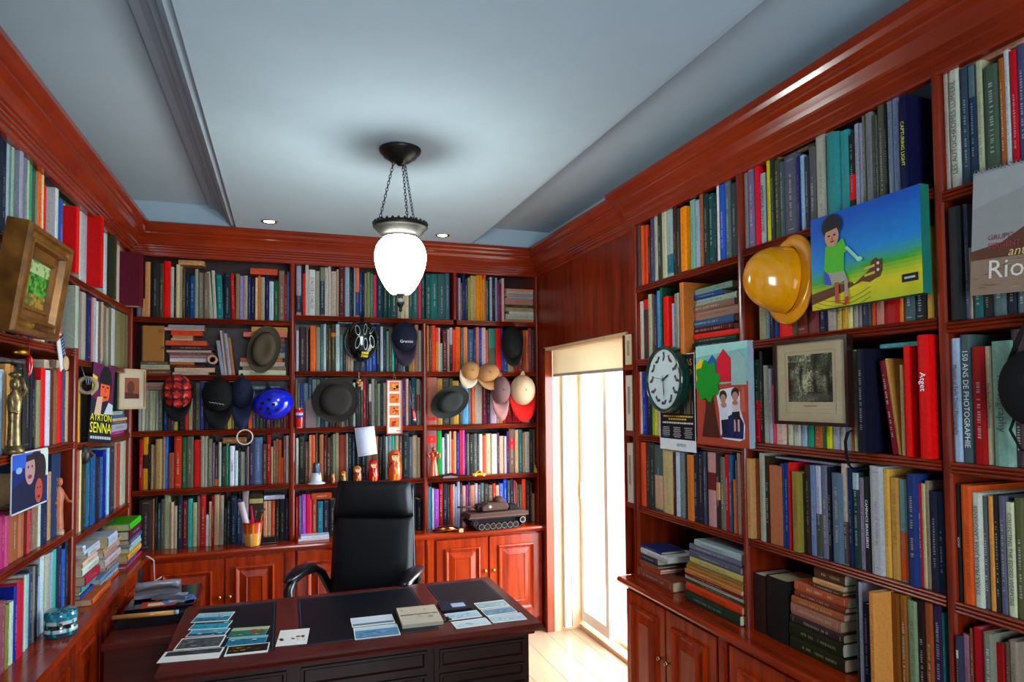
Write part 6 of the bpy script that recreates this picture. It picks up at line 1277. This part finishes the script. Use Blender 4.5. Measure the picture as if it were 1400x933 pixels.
# canvas with houses and tree
t = thing('canvas_painting', 'handmade canvas with paper houses, green tree and a photo cut-out', 'painting', wr_(-2.365, 1.756, -.032), RR)
w, h = .178, .222; MB().box(-w, w, 0, .030, -h, h, hexc('9aa8b4')).build('canvas', PAINTM, t)
b = MB(); y = -.0006
poly(b, [(-w, -h), (w, -h), (w, .055), (-w, .035)], y, 'a8402c'); poly(b, [(-w, .035), (w, .055), (w, h), (-w, h)], y, '7ab8b0'); poly(b, [(-w, h-.05), (w, h-.03), (w, h), (-w, h)], y-.0002, '9accc4'); poly(b, [(w-.05, -.07), (w-.02, -.07), (w-.025, .03), (w-.04, .03)], y-.0002, 'b85a44')
b.build('background', PAINTM, t)
def house(x0, x1, z0, z1, zr, c): bb = MB(); bb.prism([(x0, z0), (x1, z0), (x1, z1), ((x0+x1)/2, zr), (x0, z1)], -.004, -.0008, 'y', hexc(c)); bb.build('paper_house', PAINTM, t)
house(-.175, -.095, .055, .135, .165, 'e8c020'); house(-.088, -.02, .06, .145, .175, '1458a0'); house(-.022, .07, .055, .155, .197, 'd0102c'); house(.076, .168, .04, .145, .19, '8fb0ac')
MB().prism([(-.135, -h+.035), (-.012, -h+.035), (-.045, -.06), (-.060, .03), (-.105, .03), (-.105, -.06)], -.0045, -.0008, 'y', hexc('4a1e14')).build('tree_trunk', PAINTM, t)
MB().prism([(-.088+(.084+.010*math.sin(a*8))*math.cos(a), .055+(.080+.010*math.sin(a*8))*math.sin(a)*(1.15 if math.sin(a) > 0 else 1)) for a in [2*math.pi*i/64 for i in range(64)]], -.007, -.0045, 'y', hexc('148a22')).build('tree_crown', PAINTM, t)
b = MB(); b.prism([(-.028, .0), (.0, .022), (.09, .03), (.125, .01), (.125, -.06), (.155, -.13), (.15, -.185), (.12, -.195), (.01, -.19), (-.005, -.17), (-.01, -.08)], -.003, -.0008, 'y', hexc('d0d4dc')); co_ = b.build('photo_cutout', PRINTM, t)
b = MB(); y = -.0033
poly(b, [(-.0, -.185), (.145, -.185), (.15, -.12), (.11, -.07), (.03, -.1)], y, '1a2050')
for cx, cz in ((.018, -.01), (.098, .0)):
    poly(b, ell(cx, cz+.005, .026, .024), y-.0002, '2a2024'); poly(b, ell(cx, cz-.008, .019, .02), y-.0004, 'b07a66')
poly(b, [(-.008, -.035), (.045, -.03), (.05, -.105), (.0, -.11)], y-.0003, 'c8ccd8'); poly(b, [(.002, -.11), (.048, -.105), (.044, -.17), (.008, -.17)], y-.0003, '14182e')
poly(b, [(.075, -.03), (.125, -.025), (.122, -.07), (.08, -.075)], y-.0003, 'c8bcc0'); poly(b, [(.075, -.075), (.125, -.07), (.128, -.105), (.085, -.108)], y-.0004, '1a1620')
for x in (.088, .112): poly(b, [(x, -.155), (x+.012, -.155), (x+.012, -.105), (x, -.105)], y-.0005, 'c89a84')
poly(b, ell(.022, -.045, .02, .012), y-.0006, 'b07a66'); poly(b, ell(.098, -.035, .018, .01), y-.0006, 'a86a58')
b.build('photo_print', PRINTM, co_)
b = MB(); b.tube([(.075+.03*math.cos(i*.4), -.0042, -.135+.042*math.sin(i*.4)) for i in range(16)], .0012, 5, hexc('20283c'), closed=True); b.build('wheel_drawing', PRINTM, co_)
# framed engraving
t = thing('picture_frame', 'dark-framed engraving of a forest with a wide cream mount', 'picture frame', wr_(-2.882, 1.798, -.035), RR)
w, h = .176, .156; frame4(MB(), w, h, .013, -.012, .014, hexc('2a1410')).build('frame', GLOSSM, t)
MB().box(-w+.013, w-.013, -.004, .0, -h+.013, h-.013, hexc('c0a884')).build('mount', PRINTM, t)
frame4(MB(), .118, .112, .0012, -.0046, -.004, hexc('8a7658')).build('ruled_line', PRINTM, t)
b = MB(); rr = random.Random(12); n, m_ = 40, 33; gx0, gx1, gz0, gz1 = -.105, .105, -.072, .10
for i in range(n):
    for j in range(m_):
        u, v = (i+.5)/n, (j+.5)/m_
        fo = .5+.25*math.sin(13*u+4*math.sin(5*v))+.25*math.sin(11*v-6*u+2*math.sin(9*u))
        tk = max(0, math.sin(21*u+1.5*math.sin(3*v)))**3
        L0 = .16+.30*fo+.55*max(0, 1-math.hypot((u-.4)*2.6, (v-.42)*1.7))-.42*tk*(1 if v < .75 else .4)
        if v < .22: L0 = .12+.22*fo+.35*max(0, 1-abs(u-.3)*4)
        if v > .86 and u < .55: L0 += .28
        L0 *= rr.uniform(.5, 1.3)
        L0 = max(.07, min(.82, L0)); x0, x1 = gx0+(gx1-gx0)*i/n, gx0+(gx1-gx0)*(i+1)/n; z0, z1 = gz0+(gz1-gz0)*j/m_, gz0+(gz1-gz0)*(j+1)/m_
        poly(b, [(x0, z0), (x1, z0), (x1, z1), (x0, z1)], -.0045, lin((L0*.86, L0*.86, L0*.66)))
b.build('engraving', PRINTM, t); MB().box(-.03, .03, -.0045, -.004, -.088, -.085, hexc('6a5a44')).build('caption', PRINTM, t)
MB().box(-w+.014, w-.014, -.0075, -.0065, -h+.014, h-.014).build('glass', GLASS, t)
# hard hat
t = thing('hard_hat', 'bright yellow full-brim hard hat hung on the bookcase', 'hard hat', wr_(-2.765, 2.19, -.02), RR); t.rotation_euler = (math.radians(-4), math.radians(0), RR+math.radians(-7))
YC = hexc('e09000')
b = MB(); n = 48; rows = []
for r, y in ((.128, .0), (.150, -.004), (.168, .004), (.172, .010), (.169, .014), (.150, .006), (.124, .010)):
    rows.append([((r-.020 if r > .13 else r*.60)*math.cos(2*math.pi*j/n), y, r*math.sin(2*math.pi*j/n)) for j in range(n)])
b.grid(rows, YC, closed=True); b.build('brim', GLOSSM, t)
b = MB(); rows = []
for i in range(15):
    a = i/14*math.pi/2; r = .128*math.cos(a)**.8; rows.append([((r*.74)*math.cos(2*math.pi*j/n)-.012, -.002-.165*math.sin(a), r*math.sin(2*math.pi*j/n)) for j in range(n)])
b.grid(rows, YC, closed=True); b.build('shell', GLOSSM, t)
for a in (20, 65, -40):
    ar = math.radians(a); MB().box(-.008, .008, -.045, -.004, -.018, .018, YC).build('slot_boss', GLOSSM, t, (.086*math.cos(ar)-.012, -.004, .118*math.sin(ar)), (0, -ar, 0), bevel=.005)
MB().prism([(-.008, -.002), (.004, -.004), (.014, .008), (.002, .002), (-.004, .012)], -.0015, .0, 'y', hexc('5a1c10')).build('scuff', PAINTM, t, (-.03, -.153, .052), (math.radians(-22), 0, 0))
# boy with guitar canvas
t = thing('canvas_painting', 'bright canvas of a boy sitting on a giant guitar neck', 'painting', wr_(-3.125, 2.213, -.045), RR)
w, h = .214, .163; MB().box(-w, w, 0, .035, -h, h, hexc('1a6a58')).build('canvas', PAINTM, t)
b = MB(); n, m_ = 20, 26
for i in range(n):
    for j in range(m_):
        u, v = (i+.5)/n, (j+.5)/m_; e = v-.12*u-.10+.02*math.sin(u*9)
        def mixc(a, b_, f): A, B = hexc(a), hexc(b_); return tuple(A[q]*(1-f)+B[q]*f for q in range(3))
        if e < .0: c = mixc('d8c00c', '9ab010', min(1, -e*4))
        elif e < .18: c = mixc('d8c80c', '3aa01c', e/.18)
        elif e < .36: c = mixc('3aa01c', '0a80c8', (e-.18)/.18)
        else: c = mixc('0a80c8', '0450b0', min(1, (e-.36)/.4))
        x0, x1, z0, z1 = -w+2*w*i/n, -w+2*w*(i+1)/n, -h+2*h*j/m_, -h+2*h*(j+1)/m_; poly(b, [(x0, z0), (x1, z0), (x1, z1), (x0, z1)], -.0006, c)
b.build('sky_and_field', PAINTM, t)
MB().prism([(-w, -.105), (-.08, -.088), (-.04, -.088), (-.03, -.098), (.03, -.062), (.04, -.034), (.055, -.026), (.07, -.036), (.078, -.032), (.078, -.07), (.068, -.088), (.05, -.092), (.03, -.10), (.0, -.092), (-.03, -.10), (-.09, -.118), (-w, -.142)], -.003, -.0006, 'y', hexc('5a2c10')).build('guitar_neck', PAINTM, t)
for z in (-.054, -.076): MB().prism([(.012, z-.005), (.052, z+.0), (.052, z+.008), (.012, z+.003)], -.0034, -.003, 'y', hexc('c8b040')).build('tuner_slot', PAINTM, t)
for x, z in ((.064, -.045), (.064, -.066)): MB().prism(ell(x, z, .005, .005, 10), -.0036, -.003, 'y', hexc('d0c8b0')).build('tuner', PAINTM, t)
bo_ = MB(); bo_.prism([(-.155, -.05), (-.145, .05), (-.12, .06), (-.09, .056), (-.07, .066), (-.052, .02), (-.066, .014), (-.07, -.045)], -.0045, -.003, 'y', hexc('4ab022')); kid = bo_.build('green_shirt', PAINTM, t)
b = MB(); y = -.005
poly(b, [(-.152, -.04), (-.10, -.045), (-.066, -.046), (-.055, -.075), (-.09, -.085), (-.15, -.085)], y, '9a9a84'); poly(b, [(-.152, -.03), (-.13, -.05), (-.12, -.085), (-.152, -.08)], y-.0002, '2a4ab0')
poly(b, [(-.108, -.08), (-.090, -.08), (-.092, -.15), (-.106, -.15)], y-.0003, 'b8402c'); poly(b, [(-.068, -.076), (-.052, -.076), (-.052, -.14), (-.064, -.14)], y-.0003, 'a88a80'); poly(b, [(-.106, -.15), (-.09, -.15), (-.06, -.163), (-.065, -.155)], y-.0004, 'c01c14'); poly(b, [(-.066, -.135), (-.05, -.132), (-.052, -.155), (-.068, -.16)], y-.0004, 'c01c14')
poly(b, [(-.062, .03), (-.052, .036), (-.008, -.01), (-.016, -.018)], y-.0003, '8ad0b0'); poly(b, ell(-.004, -.018, .012, .008, 10), y-.0005, '9ad8b8')
poly(b, ell(-.115, .118, .044, .040), y-.0003, '14101c'); poly(b, ell(-.115, .082, .030, .036), y-.0005, 'c48a6c'); poly(b, [(-.145, .10), (-.085, .108), (-.09, .13), (-.14, .13)], y-.0006, '14101c')
for x in (-.127, -.103): poly(b, ell(x, .085, .006, .0035, 8), y-.0008, '1a0e0c')
poly(b, ell(-.113, .064, .010, .003, 8), y-.0008, '6a2420'); poly(b, [(-.117, .07), (-.11, .07), (-.113, .084)], y-.0007, '7a4032')
b.build('boy', PAINTM, kid)
MB().box(.148, .200, -.003, -.0006, -.122, -.098, hexc('0c1014')).build('plaque', PRINTM, t); MB().box(.156, .192, -.0036, -.003, -.113, -.107, hexc('b8b8c0')).build('signature', PRINTM, t)
b = MB()
for q in range(3): b.tube([(-w+.006+i*.03, -.0012, -.115-.012*q-.03*math.sin(math.pi*i/8)-.004*q) for i in range(9)], .0007, 4, hexc('3a3010'))
b.build('strings', PAINTM, t)
# calendar
t = thing('wall_calendar', 'spiral-bound calendar with a brown mountain seascape', 'calendar', wr_(-3.66, 2.345, -.03), RR); t.rotation_euler = (0, math.radians(3.5), RR)
w, h = .17, .335; MB().box(-w, w, -.004, 0, -h, 0, hexc('c8bfae')).build('pages', PRINTM, t)
b = MB(); y = -.0044
poly(b, [(-w, -h), (w, -h), (w, 0), (-w, 0)], y, '8f8e8a'); poly(b, [(-w, -.215), (-.09, -.20), (-.03, -.165), (.04, -.13), (w, -.07), (w, -.245), (-w, -.245)], y-.0002, '5a3626'); poly(b, [(-w, -h), (w, -h), (w, -.24), (-w, -.24)], y-.0003, '8a705c')
rr = random.Random(6)
for i in range(40): x, z = rr.uniform(-w, w-.05), rr.uniform(-h+.005, -.245); poly(b, [(x, z), (x+rr.uniform(.02, .05), z+.001), (x+.02, z+.003)], y-.0004, rr.choice(['6a5444', 'a08a74', '5a4638']))
poly(b, [(-w, -.10), (-.02, -.06), (w, -.02), (w, 0), (-w, 0)], y-.0001, '9a9a98'); b.build('picture', PRINTM, t)
text_mesh('GRUPO', .020, 'lettering', t, Matrix.Translation((-w+.045, -.006, -.185)) @ XT, inkmat('8a2430'), align='LEFT'); text_mesh('SERGENT 2005', .020, 'lettering', t, Matrix.Translation((-w+.045, -.006, -.207)) @ XT, inkmat('a02038'), align='LEFT')
text_mesh('antigo', .034, 'lettering', t, Matrix.Translation((-w+.10, -.006, -.228)) @ XT @ Matrix.Shear('XZ', 4, (.25, 0)), inkmat('d8b878'), align='LEFT'); text_mesh('Rio de', .070, 'lettering', t, Matrix.Translation((-w+.045, -.006, -.272)) @ XT, inkmat('d8d0c4'), align='LEFT')
b = MB()
for i in range(34): x = -w+.006+i*.0099; b.tube([(x, -.002+.007*math.cos(q), .001+.007*math.sin(q)) for q in [j*math.pi/4 for j in range(8)]], .0009, 4, hexc('8a8a8a'), closed=True)
b.build('spiral_binding', METALM, t)
# black cap and strap
t = thing('padded_cap', 'black padded cap hanging by its strap below the calendar', 'cap', wr_(-3.615, 1.765, -.05), RR)
dome(MB(), .072, .098, .06, 26, 10, col=hexc('08080c'), y0=.02).build('pad', MATTM, t); MB().tube([(-.05, .02, .07), (-.02, .02, .14), (.0, .03, .19)], .007, 6, hexc('0a0a0e')).build('strap', MATTM, t)
MB().tube([(-.04, .02, -.07), (-.055, .02, -.11), (-.03, .02, -.16), (.03, .02, -.17)], .004, 6, hexc('0a0a0e')).build('tie', MATTM, t)
P = PX(1165, 612, 0, XR-.012); t = thing('strap', 'narrow black strap looped over the shelf below the framed engraving', 'strap', P, RR)
b = MB(); pts = [(.016, -.01, .06), (-.004, -.012, .052), (-.016, -.012, .02), (-.014, -.012, -.02), (-.004, -.012, -.06), (.01, -.005, -.075), (.05, .01, -.066)]
b.grid([[(x-.007, y, z) for x, y, z in pts], [(x+.007, y-.002, z) for x, y, z in pts]], hexc('08080a')); o = b.build('webbing', MATTM, t); s = o.modifiers.new('thick', 'SOLIDIFY'); s.thickness = .002
